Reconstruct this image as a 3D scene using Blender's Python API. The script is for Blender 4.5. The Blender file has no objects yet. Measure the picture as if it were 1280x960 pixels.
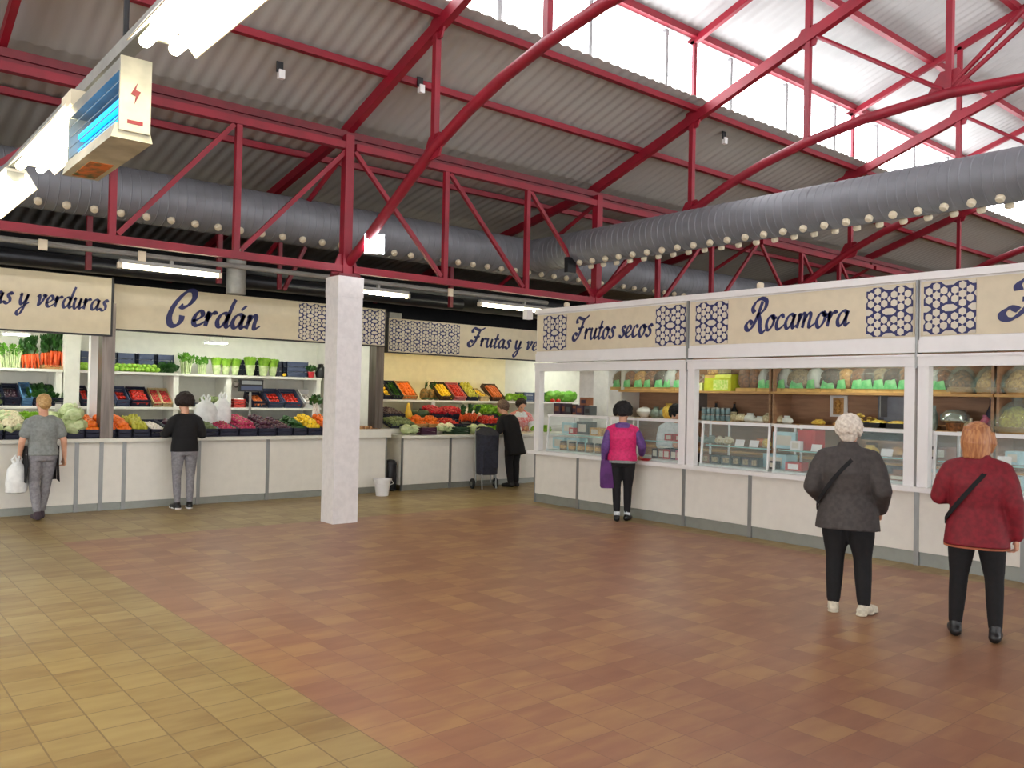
import bpy, bmesh, math, random
from mathutils import Vector as V, Matrix, Euler
random.seed(7)
PI = math.pi
SC = bpy.context.scene
COL = SC.collection
# ------------------------------------------------------------------ helpers
def lin(c):
    return tuple(((v/255)/12.92 if v/255 <= .04045 else ((v/255+.055)/1.055)**2.4) for v in c)
class G:
    """collects faces of one mesh"""
    def __init__(s): s.v, s.f, s.m, s.mi, s.M = [], [], [], 0, Matrix()
    def add(s, vs, fs):
        o = len(s.v)
        s.v += [tuple(s.M @ V(p)) for p in vs]
        for f in fs: s.f.append(tuple(i+o for i in f)); s.m.append(s.mi)
        return s
    def box(s, a, b):
        (x0,y0,z0),(x1,y1,z1) = a, b
        x0,x1 = min(x0,x1),max(x0,x1); y0,y1 = min(y0,y1),max(y0,y1); z0,z1 = min(z0,z1),max(z0,z1)
        return s.add([(x0,y0,z0),(x1,y0,z0),(x1,y1,z0),(x0,y1,z0),(x0,y0,z1),(x1,y0,z1),(x1,y1,z1),(x0,y1,z1)],
            [(3,2,1,0),(4,5,6,7),(0,1,5,4),(1,2,6,5),(2,3,7,6),(3,0,4,7)])
    def bar(s, p, q, w, h, up=(0,0,1)):
        p, q = V(p), V(q); d = (q-p).normalized(); u = V(up)
        if abs(d.dot(u)) > .98: u = V((0,1,0))
        x = d.cross(u).normalized(); y = x.cross(d).normalized()
        vs = [c+x*a*w/2+y*b*h/2 for c in (p,q) for a,b in ((-1,-1),(1,-1),(1,1),(-1,1))]
        return s.add(vs, [(0,1,2,3),(7,6,5,4),(0,4,5,1),(1,5,6,2),(2,6,7,3),(3,7,4,0)])
    def tube(s, pts, rs, n=10, cap=True, ell=None):
        pts = [V(p) for p in pts]
        if not hasattr(rs, '__len__'): rs = [rs]*len(pts)
        vs, fs = [], []
        ref = None
        for i, p in enumerate(pts):
            d = (pts[min(i+1,len(pts)-1)]-pts[max(i-1,0)]).normalized()
            if ref is None:
                ref = V((0,0,1)) if abs(d.z) < .9 else V((1,0,0))
                x = d.cross(ref).normalized()
            else:
                x = (x - d*x.dot(d)).normalized()
            y = d.cross(x)
            for k in range(n):
                a = 2*PI*k/n
                vs.append(p+x*math.cos(a)*rs[i]+y*math.sin(a)*rs[i])
        for i in range(len(pts)-1):
            for k in range(n):
                k2 = (k+1) % n
                fs.append((i*n+k, i*n+k2, (i+1)*n+k2, (i+1)*n+k))
        if cap:
            fs.append(tuple(range(n))[::-1]); fs.append(tuple((len(pts)-1)*n+k for k in range(n)))
        return s.add(vs, fs)
    def lathe(s, prof, n=14, c=(0,0,0), wob=None):
        vs, fs = [], []
        for r, z in prof:
            for k in range(n):
                a = 2*PI*k/n; rr = r*(1+(wob(a, z) if wob else 0))
                vs.append((c[0]+rr*math.cos(a), c[1]+rr*math.sin(a), c[2]+z))
        m = len(prof)
        for i in range(m-1):
            for k in range(n):
                k2 = (k+1) % n
                fs.append((i*n+k, i*n+k2, (i+1)*n+k2, (i+1)*n+k))
        fs.append(tuple(range(n))[::-1]); fs.append(tuple((m-1)*n+k for k in range(n)))
        return s.add(vs, fs)
    def ball(s, c, r, n=12, m=8):
        rx, ry, rz = r if hasattr(r, '__len__') else (r,r,r)
        vs = [(c[0],c[1],c[2]-rz)]
        for i in range(1, m):
            t = -PI/2+PI*i/m
            for k in range(n):
                a = 2*PI*k/n
                vs.append((c[0]+rx*math.cos(t)*math.cos(a), c[1]+ry*math.cos(t)*math.sin(a), c[2]+rz*math.sin(t)))
        vs.append((c[0],c[1],c[2]+rz))
        fs = [(0, 1+(k+1) % n, 1+k) for k in range(n)]
        for i in range(m-2):
            for k in range(n):
                a, b = 1+i*n, 1+(i+1)*n; k2 = (k+1) % n
                fs.append((a+k, a+k2, b+k2, b+k))
        l = len(vs)-1; a = 1+(m-2)*n
        fs += [(a+k, a+(k+1) % n, l) for k in range(n)]
        return s.add(vs, fs)
    def poly(s, pts, off):
        """flat polygon extruded by vector off"""
        n = len(pts); off = V(off)
        vs = [V(p) for p in pts]+[V(p)+off for p in pts]
        fs = [tuple(range(n))[::-1], tuple(range(n, 2*n))]+[(i, (i+1) % n, n+(i+1) % n, n+i) for i in range(n)]
        return s.add(vs, fs)
    def mesh(s, name, mats, smooth=False, ang=40):
        me = bpy.data.meshes.new(name)
        me.from_pydata([tuple(v) for v in s.v], [], s.f)
        for m in (mats if isinstance(mats, (list, tuple)) else [mats]): me.materials.append(m)
        if any(s.m): me.polygons.foreach_set('material_index', s.m)
        bm = bmesh.new(); bm.from_mesh(me); bmesh.ops.recalc_face_normals(bm, faces=bm.faces); bm.to_mesh(me); bm.free()
        if smooth:
            me.polygons.foreach_set('use_smooth', [True]*len(me.polygons))
            me.set_sharp_from_angle(angle=math.radians(ang))
        return me
def link(name, me, parent=None, loc=None, rot=None, scale=None):
    o = bpy.data.objects.new(name, me); COL.objects.link(o)
    if parent: o.parent = parent
    if loc: o.location = loc
    if rot: o.rotation_euler = rot
    if scale: o.scale = scale if hasattr(scale, '__len__') else (scale,)*3
    return o
def obj(name, g, mats, parent=None, smooth=False, loc=None, rot=None, **k):
    return link(name, g.mesh(name, mats, smooth), parent, loc, rot)
def tag(o, label, cat, group=None):
    o['label'] = label; o['category'] = cat
    if group: o['group'] = group
    return o
def thing(name, label, cat, loc=(0,0,0), rz=0, group=None):
    return tag(link(name, None, None, loc, (0,0,rz)), label, cat, group)
def struct(name, g, mats, smooth=False):
    o = obj(name, g, mats, None, smooth); o['kind'] = 'structure'; return o
def part(o, label): o['label'] = label; return o
def dup(root, loc, rz=0, label=None, group=None, scale=None, rot=None):
    r = root.copy(); COL.objects.link(r); r.location = loc
    r.rotation_euler = rot if rot else (0,0,rz)
    if scale: r.scale = scale if hasattr(scale, '__len__') else (scale,)*3
    if label: r['label'] = label
    if group: r['group'] = group
    for ch in root.children:
        c = ch.copy(); COL.objects.link(c); c.parent = r
        for gc in ch.children:
            d = gc.copy(); COL.objects.link(d); d.parent = c
    return r
# ------------------------------------------------------------------ materials
MATS = {}
def mat(name, c, rough=.6, metal=0, var=.06, scale=8, emit=0, spec=.5, ecol=None, bump=0, c2=None, stretch=None):
    """principled with procedural noise in the base colour"""
    if name in MATS: return MATS[name]
    m = bpy.data.materials.new(name); m.use_nodes = True; nt = m.node_tree; b = nt.nodes['Principled BSDF']
    c = lin(c); c2 = lin(c2) if c2 else tuple(min(1, x*(1-3*var)) for x in c)
    tc = nt.nodes.new('ShaderNodeTexCoord'); no = nt.nodes.new('ShaderNodeTexNoise')
    no.inputs['Scale'].default_value = scale; no.inputs['Detail'].default_value = 3
    src = tc.outputs['Object']
    if stretch:
        mp = nt.nodes.new('ShaderNodeMapping'); mp.inputs['Scale'].default_value = stretch
        nt.links.new(src, mp.inputs[0]); src = mp.outputs[0]
    nt.links.new(src, no.inputs['Vector'])
    r = nt.nodes.new('ShaderNodeValToRGB')
    r.color_ramp.elements[0].position = .35; r.color_ramp.elements[0].color = (*c2, 1)
    r.color_ramp.elements[1].position = .62; r.color_ramp.elements[1].color = (*c, 1)
    nt.links.new(no.outputs[0], r.inputs[0]); nt.links.new(r.outputs[0], b.inputs['Base Color'])
    b.inputs['Roughness'].default_value = rough; b.inputs['Metallic'].default_value = metal
    b.inputs['Specular IOR Level'].default_value = spec
    if emit:
        b.inputs['Emission Color'].default_value = (*(lin(ecol) if ecol else c), 1); b.inputs['Emission Strength'].default_value = emit
    if bump:
        bp = nt.nodes.new('ShaderNodeBump'); bp.inputs['Strength'].default_value = bump; bp.inputs['Distance'].default_value = .01
        nt.links.new(no.outputs[0], bp.inputs['Height']); nt.links.new(bp.outputs[0], b.inputs['Normal'])
    MATS[name] = m; return m
def clear(name, c, alpha=.12, rough=.03):
    """thin clear sheet: transparent mixed with a glossy film"""
    if name in MATS: return MATS[name]
    m = bpy.data.materials.new(name); m.use_nodes = True; nt = m.node_tree; nt.nodes.clear()
    o = nt.nodes.new('ShaderNodeOutputMaterial'); mx = nt.nodes.new('ShaderNodeMixShader'); t = nt.nodes.new('ShaderNodeBsdfTransparent')
    g = nt.nodes.new('ShaderNodeBsdfPrincipled'); g.inputs['Base Color'].default_value = (*lin(c), 1); g.inputs['Roughness'].default_value = rough
    no = nt.nodes.new('ShaderNodeTexNoise'); no.inputs['Scale'].default_value = 5
    mr = nt.nodes.new('ShaderNodeMapRange'); mr.inputs[3].default_value = alpha*.8; mr.inputs[4].default_value = alpha*1.2
    nt.links.new(no.outputs[0], mr.inputs[0]); nt.links.new(mr.outputs[0], mx.inputs[0])
    nt.links.new(t.outputs[0], mx.inputs[1]); nt.links.new(g.outputs[0], mx.inputs[2]); nt.links.new(mx.outputs[0], o.inputs[0])
    MATS[name] = m; return m
RED = mat('red_paint', (142,14,38), .5, var=.08, scale=3)
REDD = mat('dark_red_paint', (112,14,30), .5, var=.1, scale=4)  # darker red for rails, plates and duct brackets
WHITE = mat('white_panel', (226,222,212), .4, var=.015)
WPAINT = mat('white_wall_paint', (228,226,214), .7, var=.02)
YPAINT = mat('cream_wall_paint', (240,232,200), .7, var=.02)
PILL = mat('white_masonry_paint', (222,218,216), .8, var=.03, scale=14, bump=.25)
ALU = mat('grey_aluminium', (150,152,150), .4, .6, var=.03)
KICK = mat('grey_kick_plate', (150,153,146), .4, .4, var=.03)
FRAME = mat('white_lacquer', (232,230,228), .35, var=.01)
SIGN = mat('beige_sign_board', (218,206,178), .6, var=.02)
NAVY = mat('navy_vinyl', (38,42,96), .5, var=.03)
CREAM = mat('pale_pattern_cell', (214,206,188), .6, var=.02)
STEEL = mat('galvanised_steel', (128,130,136), .5, .25, var=.05, scale=3)
DSTEEL = mat('dark_pipe', (40,42,46), .35, .5, var=.1)
GREYP = mat('grey_pipe', (156,156,150), .5, .3)
NOZ = mat('cream_nozzle', (226,214,186), .5, var=.03)
BLACK = mat('black_plastic', (22,22,26), .5)
CRATE = mat('navy_crate', (34,38,60), .55, var=.06)
CRATEG = mat('grey_blue_crate', (74,84,112), .55, var=.05)
BLUEC = mat('blue_crate', (88,130,170), .55)
WOOD = mat('brown_shelf_panel', (164,124,94), .55, var=.08, scale=3, stretch=(1,1,8))
OAK = mat('oak_board', (196,150,92), .5, var=.08, scale=6, stretch=(6,1,6))
STONE = mat('pale_worktop', (222,220,208), .35, var=.02)
GLASS = clear('clear_glass', (205,232,228), .10)
TUBE = mat('lit_tube', (255,250,225), emit=22, ecol=(255,246,210))
LED = mat('lit_panel', (255,255,250), emit=28, ecol=(250,255,244))
# ------------------------------------------------------------------ camera
f, yaw, pit, rol = 1057.511, math.radians(39.8973), math.radians(.8042), math.radians(1.2527)
fw = V((math.sin(yaw)*math.cos(pit), math.cos(yaw)*math.cos(pit), math.sin(pit)))
r0 = V((math.cos(yaw), -math.sin(yaw), 0)); u0 = r0.cross(fw)
rt = r0*math.cos(rol)+u0*math.sin(rol); up = -r0*math.sin(rol)+u0*math.cos(rol)
H = 1.655
cd = bpy.data.cameras.new('camera'); cam = bpy.data.objects.new('camera', cd); COL.objects.link(cam)
cd.sensor_width = 36; cd.lens = 36*f/1280; cd.clip_end = 200; cd.clip_start = .05
cam.matrix_world = Matrix(((rt.x, up.x, -fw.x, 0), (rt.y, up.y, -fw.y, 0), (rt.z, up.z, -fw.z, H), (0,0,0,1)))
SC.camera = cam
def xs(px, Y, py=480):
    """world X where the sight line of picture column px meets the plane y = Y"""
    d = rt*((px-640)/f)+up*((480-py)/f)+fw; return d.x*Y/d.y
def ys(px, X, py=480):
    d = rt*((px-640)/f)+up*((480-py)/f)+fw; return d.y*X/d.x
SC.view_settings.view_transform = 'Standard'; SC.view_settings.look = 'None'
SC.view_settings.exposure = .3; SC.view_settings.gamma = 1; SC.view_settings.use_curve_mapping = False
w = bpy.data.worlds.new('overcast_sky'); SC.world = w; w.use_nodes = True
w.node_tree.nodes['Background'].inputs[0].default_value = (.9,.95,1,1); w.node_tree.nodes['Background'].inputs[1].default_value = 1.0
# ------------------------------------------------------------------ floor, walls, roof
def floor_mat(name, ca, cb, cc, grout, tile=.25, ox=2.13, oy=9.9, gw=.006, sx=1.0):
    m = bpy.data.materials.new(name); m.use_nodes = True; nt = m.node_tree; L = nt.links.new; n = nt.nodes.new; b = nt.nodes['Principled BSDF']
    def M(op, a, c=None):
        q = n('ShaderNodeMath'); q.operation = op
        for i, x in enumerate((a, c)):
            if x is None: continue
            if isinstance(x, (int, float)): q.inputs[i].default_value = x
            else: L(x, q.inputs[i])
        return q.outputs[0]
    g = n('ShaderNodeNewGeometry'); s = n('ShaderNodeSeparateXYZ'); L(g.outputs['Position'], s.inputs[0])
    tx = M('DIVIDE', M('SUBTRACT', s.outputs[0], ox-100*tile), tile); ty = M('DIVIDE', M('SUBTRACT', s.outputs[1], oy-100*tile), tile)
    cx = n('ShaderNodeCombineXYZ'); L(M('FLOOR', tx), cx.inputs[0]); L(M('FLOOR', ty), cx.inputs[1])
    wn = n('ShaderNodeTexWhiteNoise'); wn.noise_dimensions = '2D'; L(cx.outputs[0], wn.inputs['Vector'])
    mp = n('ShaderNodeMapping'); mp.inputs['Scale'].default_value = (1.6*sx, 6*sx, 1); L(g.outputs['Position'], mp.inputs[0])
    av = n('ShaderNodeVectorMath'); av.operation = 'ADD'; L(mp.outputs[0], av.inputs[0])
    sc = n('ShaderNodeVectorMath'); sc.operation = 'SCALE'; L(wn.outputs['Color'], sc.inputs[0]); sc.inputs['Scale'].default_value = 9
    L(sc.outputs[0], av.inputs[1])
    no = n('ShaderNodeTexNoise'); no.inputs['Scale'].default_value = 1.6; no.inputs['Detail'].default_value = 3; L(av.outputs[0], no.inputs['Vector'])
    val = M('ADD', M('MULTIPLY', no.outputs[0], .75), M('MULTIPLY', wn.outputs['Value'], .28))
    r = n('ShaderNodeValToRGB'); e = r.color_ramp.elements
    e[0].position = .3; e[0].color = (*lin(ca), 1); e[1].position = .72; e[1].color = (*lin(cc), 1)
    k = e.new(.5); k.color = (*lin(cb), 1); L(val, r.inputs[0])
    fx = M('ABSOLUTE', M('SUBTRACT', M('FRACT', tx), .5)); fy = M('ABSOLUTE', M('SUBTRACT', M('FRACT', ty), .5))
    ed = M('GREATER_THAN', M('MAXIMUM', fx, fy), .5-gw/tile)
    mx = n('ShaderNodeMix'); mx.data_type = 'RGBA'; L(ed, mx.inputs[0]); L(r.outputs[0], mx.inputs[6]); mx.inputs[7].default_value = (*lin(grout), 1)
    L(mx.outputs[2], b.inputs['Base Color']); b.inputs['Roughness'].default_value = .42
    MATS[name] = m; return m
BEIGE = floor_mat('beige_floor_tiles', (132,104,60), (150,126,78), (162,140,90), (118,96,60), gw=.0042)
TERRA = floor_mat('terracotta_floor_tiles', (138,92,70), (150,104,78), (166,126,86), (134,94,72), gw=.003, sx=.8)
PX0, PX1, PY0, PY1 = 2.13, 8.52, -8, 9.9
g = G()
xsn = [-9, PX0, PX1, 34]; ysn = [-10, PY0, PY1, 17]
for i in range(3):
    for j in range(3):
        g.mi = 1 if (i == 1 and j == 1) else 0
        a, b, c, d = xsn[i], xsn[i+1], ysn[j], ysn[j+1]
        g.add([(a,c,0),(b,c,0),(b,d,0),(a,d,0),(a,c,-.15),(b,c,-.15),(b,d,-.15),(a,d,-.15)], [(0,1,2,3),(7,6,5,4)])
struct('floor', g, [BEIGE, TERRA])
DARKW = mat('dark_unlit_wall', (40,40,42), .9)  # dark wall; its lack of light is also put into the colour
HALLW = mat('pale_hall_wall', (190,186,176), .8)
struct('wall_back', G().box((-9,16.8,0),(34,17,3.9)), DARKW)
struct('wall_front', G().box((-9,-10,0),(34,-9.8,3.6)), HALLW)
struct('wall_left', G().box((-9.2,-10,0),(-9,17,7.9)), HALLW)
struct('wall_right', G().box((34,-10,0),(34.2,17,7.9)), HALLW)
SHEET = mat('fibre_cement_sheet', (172,168,163), .85, var=.03, scale=.6)
SHEETM = mat('window_lit_fibre_cement_sheet', (190,190,190), .85, var=.05, scale=1.2)  # same sheet as the main roof, window light put into its paler colour
YR = 4.18                                   # ridge line; the hall mirrors about it
def corr(prof, x0=-9, x1=34, pitch=.177, amp=.010, nper=6, th=.012):
    """corrugated sheet following the y-z profile"""
    n = int((x1-x0)/pitch*nper); g = G(); vs = []; m = len(prof)
    for s in (0, 1):
        for i in range(n+1):
            x = x0+(x1-x0)*i/n; dz = amp*math.sin(2*PI*(x-x0)/pitch)+th*s
            vs += [(x, y, z+dz) for y, z in prof]
    fs = []
    o = (n+1)*m
    for i in range(n):
        for j in range(m-1):
            a = i*m+j
            fs.append((a, a+1, a+m+1, a+m)); fs.append((o+a, o+a+m, o+a+m+1, o+a+1))
        a = i*m; fs.append((a, a+m, o+a+m, o+a)); a = i*m+m-1; fs.append((a, o+a, o+a+m, a+m))
    g.add(vs, fs); return g
zr = lambda Y: 5.04-.345*(Y-9.84)           # rafter axis height (main slope)
zm = lambda Y: 6.90+.345*(7.78-Y)           # lantern rafter axis height
zb = lambda Y: 5.04-.19*(Y-9.84)            # rear slope
OFF = .17
my = lambda Y: 2*YR-Y
struct('ceiling', corr([(9.9, zr(9.9)+OFF), (7.6, zr(7.6)+OFF)]), SHEET, True)
struct('ceiling', corr([(17, zb(17)+OFF), (9.85, zb(9.85)+OFF+.0)]), SHEET, True)
struct('ceiling', corr([(8.15, zm(8.15)+.13), (YR, zm(YR)+.13)]), SHEETM, True)
struct('ceiling', corr([(YR, zm(YR)+.13), (my(8.15), zm(8.15)+.13)]), SHEETM, True)
struct('ceiling', corr([(my(7.6), zr(7.6)+OFF), (my(9.9), zr(9.9)+OFF)]), SHEET, True)
struct('ceiling', corr([(my(9.85), zb(9.85)+OFF), (-10, 3.6)]), SHEET, True)
# clerestory glazing: each pane a window, mullions between
PANE = mat('bright_daylight_pane', (255,255,255), .5, emit=8, ecol=(250,252,255), var=.01)
MULL = mat('pale_mullion', (170,172,174), .5)
wn = 0
for k in range(12):  # unseen front wall panes, added as fill light on the stall fronts
    wn += 1; x = -6+k*3.2
    struct('window_%d' % wn, G().box((x,-9.79,.5),(x+2.6,-9.76,3.1)), mat('added_fill_pane', (255,255,255), .5, emit=5, ecol=(246,250,255), var=.01))
for k in range(7):  # unseen left wall panes, added to brighten the dried fruit counter
    wn += 1; y = -8.5+k*3.2
    struct('window_%d' % wn, G().box((-8.99,y,.5),(-8.96,y+2.6,3.3)), MATS['added_fill_pane'])
for side in (1, -1):
    xsm = [-9+k*1.52 for k in range(29)]
    for i in range(28):
        wn += 1
        Yw = 7.82 if side > 0 else my(7.82)
        o = struct('window_%d' % wn, G().box((xsm[i]+.025, Yw-.01, zr(7.8)+.22), (xsm[i+1]-.025, Yw+.01, zm(7.8)-.06)), PANE)
    for i in range(29):
        struct('trim_%d' % (wn*0+i+1+(29 if side < 0 else 0)), G().box((xsm[i]-.032, Yw-.03, zr(7.8)+.15), (xsm[i]+.032, Yw+.03, zm(7.8))), MULL)
# ------------------------------------------------------------------ red steel
XT = [-3.8, .77, 5.32, 9.85, 14.4, 18.95, 23.5, 28.05]
ARCH = [(9.7,3.3),(9.3,3.52),(8.8,3.82),(8.3,4.12),(7.8,4.40),(7.2,4.66),(6.6,4.86),(5.97,5.01),(5.2,5.13),(YR,5.19)]
ARCH = ARCH+[(my(y), z) for y, z in ARCH[-2::-1]]
which = {-3.8:'beside the bay off the hall end', .77:'above the hanging tube lamps', 5.32:'rising from the white square pillar with the floodlight', 9.85:'meeting the grey duct above the dried fruit stall', 14.4:'second beyond the white pillar, over the right-hand stalls', 18.95:'third beyond the white pillar', 23.5:'fourth beyond the white pillar', 28.05:'last one at the far end'}
for X in XT[1:7]:
    t = thing('roof_truss', 'red steel arched roof truss '+which[X], 'truss', (X, 9.7, 3.2), 0, 'cross trusses of the hall roof')
    def P(name, g, m=RED, sm=False): o = obj(name, g, m, t, sm); o.location = (-X, -9.7, -3.2); return o
    P('arch_chord', G().tube([(X,y,z) for y, z in ARCH], .062, 10), RED, True)
    for s in (0, 1):
        q = (lambda y: y) if not s else my
        P('rafter', G().bar((X,q(9.84),zr(9.84)), (X,q(YR),zr(YR)), .09, .14))
        P('rear_rafter', G().bar((X,q(9.84),zb(9.84)), (X,q(16.7 if not s else 13),zb(16.7 if not s else 13)), .09, .12))
        P('lantern_rafter', G().bar((X,q(7.9),zm(7.9)), (X,q(YR),zm(YR)), .07, .1))
        for y, za, zc in ((7.8, 4.40, zm(7.8)), (5.95, 5.01, zm(5.95))):
            P('post', G().bar((X,q(y),za), (X,q(y),zc), .07, .07))
        P('diagonal', G().tube([(X,q(5.9),zr(5.9)), (X,q(4.25),5.24)], .028, 8), RED, True)
        P('diagonal', G().tube([(X,q(4.2),5.24), (X,q(2.7),zr(5.66))], .03, 8), RED, True) if not s else None
        P('diagonal', G().tube([(X,q(9.8),4.8), (X,q(12.3),3.65)], .035, 8), RED, True)
        for y, z in ((7.8, zr(7.8)), (5.95, zr(5.95)), (7.8, 4.42)):
            P('gusset', G().poly([(X-.012,q(y-.17),z+.06),(X-.012,q(y-.1),z+.14),(X-.012,q(y+.1),z+.12),(X-.012,q(y+.19),z-.04),(X-.012,q(y+.06),z-.15),(X-.012,q(y-.1),z-.13)], (.024,0,0)))
    P('post', G().bar((X,YR,5.19), (X,YR,zm(YR)), .07, .07))
    P('gusset', G().poly([(X-.014,YR-.28,5.16),(X-.014,YR-.1,5.45),(X-.014,YR+.1,5.45),(X-.014,YR+.28,5.16)], (.028,0,0)))
# lattice girders along the pillar row
names = {.77:'left bay above the greengrocers, by the tube lamps', 5.32:'middle bay between white pillar and dried fruit stall', 9.85:'bay partly behind the ribbed grey duct', 14.4:'second bay beyond the dried fruit stall', 18.95:'third bay beyond the dried fruit stall', -3.8:'bay at the hall end'}
for Yg, rowname in ((9.7, ''), (my(9.7), 'opposite row, ')):
  for k in range(0, 6):
    X0, X1 = XT[k], XT[k+1]
    if Yg < 0 and not 1 <= k <= 2: continue
    t = thing('lattice_girder', 'red steel lattice girder, '+rowname+names[X0], 'girder', (X0, Yg, 3.2), 0, 'lattice girders along the pillars')
    def P(name, g, m=RED, sm=False): o = obj(name, g, m, t, sm); o.location = (-X0, -Yg, -3.2); return o
    P('top_chord', G().box((X0+.06,Yg-.05,4.77),(X1-.06,Yg+.05,4.86)))
    P('upper_rail', G().box((X0,Yg+.02,4.93),(X1,Yg+.12,5.02)), REDD)
    P('web_plate', G().box((X0+.06,Yg+.05,4.83),(X1-.06,Yg+.07,4.98)), REDD)
    P('bottom_chord', G().box((X0+.06,Yg-.045,3.19),(X1-.06,Yg+.045,3.28)))
    n = 3; dx = (X1-X0)/n
    pos = [X0+dx*i for i in range(n+1)]
    if k == 1: pos = [.77, 2.48, 3.84, 5.32]
    for i in range(n):
        if i: P('post', G().box((pos[i]-.035,Yg-.035,3.26),(pos[i]+.035,Yg+.035,4.8)))
        a, b = ((pos[i]+.06, 3.3), (pos[i+1]-.06, 4.76)) if k % 2 else ((pos[i]+.06, 4.76), (pos[i+1]-.06, 3.3))
        P('diagonal', G().bar((a[0],Yg,a[1]), (b[0],Yg,b[1]), .055, .05, (0,1,0)))
tag(obj('roof_rafter', G().bar((1.43,9.84,zr(9.84)),(1.43,7.8,zr(7.8)),.07,.12), RED), 'short red rafter at the picture corner above the insect killer', 'rafter')
# purlins
pl = {10.9:'over the back duct, behind the girder', 8.8:'between girder and skylight', 7.72:'under the corrugated lower roof edge'}
for Y in (13.6, 10.9, 8.8, 7.72):
    g = G().box((-8.9,Y-.04,(zr(Y) if Y < 9.8 else zb(Y))+.06),(33.9,Y+.04,(zr(Y) if Y < 9.8 else zb(Y))+.14))
    tag(obj('roof_purlin', g, RED), 'long red roof purlin '+pl.get(Y, 'far back over the stall roofs'), 'purlin', 'roof purlins')
for Y, l in ((7.76, 'at the head of the bright skylight glazing'), (6.41, 'first above the skylight under window-lit sheets'), (5.1, 'second above the skylight under window-lit sheets'), (YR-.12, 'at the ridge of the lantern roof'), (my(6.41),'beyond the ridge under window-lit sheets')):
    z = zm(Y) if Y > YR else zm(my(Y))
    g = G().box((-8.9,Y-.045,z+.02),(33.9,Y+.045,z+.12))
    tag(obj('lantern_purlin', g, RED), 'long red lantern purlin '+l, 'purlin', 'lantern purlins')
# pillars
g = G()
def pillar(X, Y, label):
    g = G().box((X-.175,Y-.16,0),(X+.175,Y+.16,2.86)); g.box((X-.182,Y-.167,2.86),(X+.182,Y+.167,3.12))
    o = tag(obj('square_pillar', g, PILL), label, 'pillar', 'square pillars')
    b = G().box((X-.15,Y-.13,3.12),(X+.15,Y+.13,3.16))
    obj('cap_plate', b, REDD, o)
    obj('steel_stub', G().box((X-.06,Y-.06,3.16),(X+.06,Y+.06,4.95)), RED, o)
    obj('stub_gusset', G().poly([(X-.2,Y-.012,3.16),(X+.22,Y-.012,3.16),(X+.1,Y-.012,3.42),(X-.1,Y-.012,3.42)], (0,.024,0)), RED, o)
    return o
pillar(5.28, 9.7, 'white painted square pillar standing at the edge of the red tiles')
pillar(9.85, 9.7+.0, 'white painted square pillar hidden inside the dried fruit stall')
pillar(.77, my(9.7), 'white square pillar across the hall behind the viewer')
pillar(5.32, my(9.7), 'white square pillar across the hall, second behind the viewer')
# ------------------------------------------------------------------ ducts
def duct(name, axis, p0, p1, r, label, rib, nozs, noff, ndir, second=None):
    a, b = V(p0), V(p1); d = (b-a); L = d.length; d.normalize()
    t = thing(name, label, 'duct', p0)
    n = 24; g = G()
    pts, rs = [], []
    k = int(L/rib)
    for i in range(k+1):
        c = a+d*(L*i/k)
        for e, rr in ((-.008, r), (-.003, r+.005), (.003, r+.005), (.008, r)):
            pts.append(c+d*e-a); rs.append(rr)
    obj('duct_body', g.tube(pts, rs, n), STEEL, t, True)
    nz = G().lathe([(.036,0),(.046,.012),(.046,.04),(.036,.06),(.015,.065)], 10)
    me = nz.mesh('nozzle', NOZ, True)
    for q in nozs:
        o = link('nozzle', me, t, V(q)-a+V(noff)); o.rotation_mode = 'QUATERNION'; o.rotation_quaternion = V((0,0,1)).rotation_difference(V(ndir))
    if second:
        for q in nozs:
            o = link('nozzle', me, t, V(q)-a+V(second)*r); o.rotation_mode = 'QUATERNION'; o.rotation_quaternion = V((0,0,1)).rotation_difference(V(second))
    return t
rL, rR = .325, .275
s = math.radians(52)
duct('air_duct', 'x', (-8.5,11,4.02), (30,11,4.02), rL, 'long ribbed grey air duct running behind the red girders over the greengrocers', .11,
     [(2.56+.294*i,11,4.02) for i in range(-6, 40)], (0,-rL*math.cos(s),-rL*math.sin(s)), (0,-math.cos(s),-math.sin(s)))
s = math.radians(58)
duct('air_duct', 'y', (9.45,10.72,4.03), (9.45,-6,4.03), rR, 'ribbed grey branch duct with cream nozzles running out over the dried fruit stall', .11,
     [(9.45,9.52-.277*i,4.03) for i in range(0, 30)], (-rR*math.cos(s),0,-rR*math.sin(s)), (-math.cos(s),0,-math.sin(s)), (.3,0,-.954))
tag(obj('pipe', G().tube([(-8.5,12.2,3.42),(33,12.2,3.42)], .27, 20), DSTEEL, None, True), 'thick black pipe under the long grey duct', 'pipe')
tag(obj('pipe', G().tube([(-8.5,11.7,3.2),(8.6,11.7,3.2)], .1, 14), DSTEEL, None, True), 'thinner black pipe low above the greengrocer signs', 'pipe')
tag(obj('conduit', G().tube([(-8.5,10.6,3.24),(9.6,10.6,3.24)], .034, 8), GREYP, None, True), 'thin pale conduit carrying the tube lamps behind the pillar', 'conduit')
for px, l in ((52,'over the sign with verduras'),(176,'above the first tube lamp'),(562,'right of the pillar')):
    x = xs(px,10.6,330); t = thing('conduit_box', 'small pale junction box on the thin conduit '+l, 'box', (x,10.6,3.19), 0, 'junction boxes on the conduit'); obj('box_body', G().box((-.045,-.05,-.03),(.045,-.035,.09)), NOZ, t); obj('box_lid', G().box((-.035,-.056,-.02),(.035,-.05,.08)), NOZ, t)
g = G().lathe([(.13,0),(.13,.36),(.15,.36),(.15,.40),(.13,.40),(.13,.5)], 18)
tag(obj('vent_stub', g, GREYP, None, True, (4.55,11.45,2.98)), 'pale round vent stub hanging over the blue-lettered greengrocer sign', 'vent')
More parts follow.
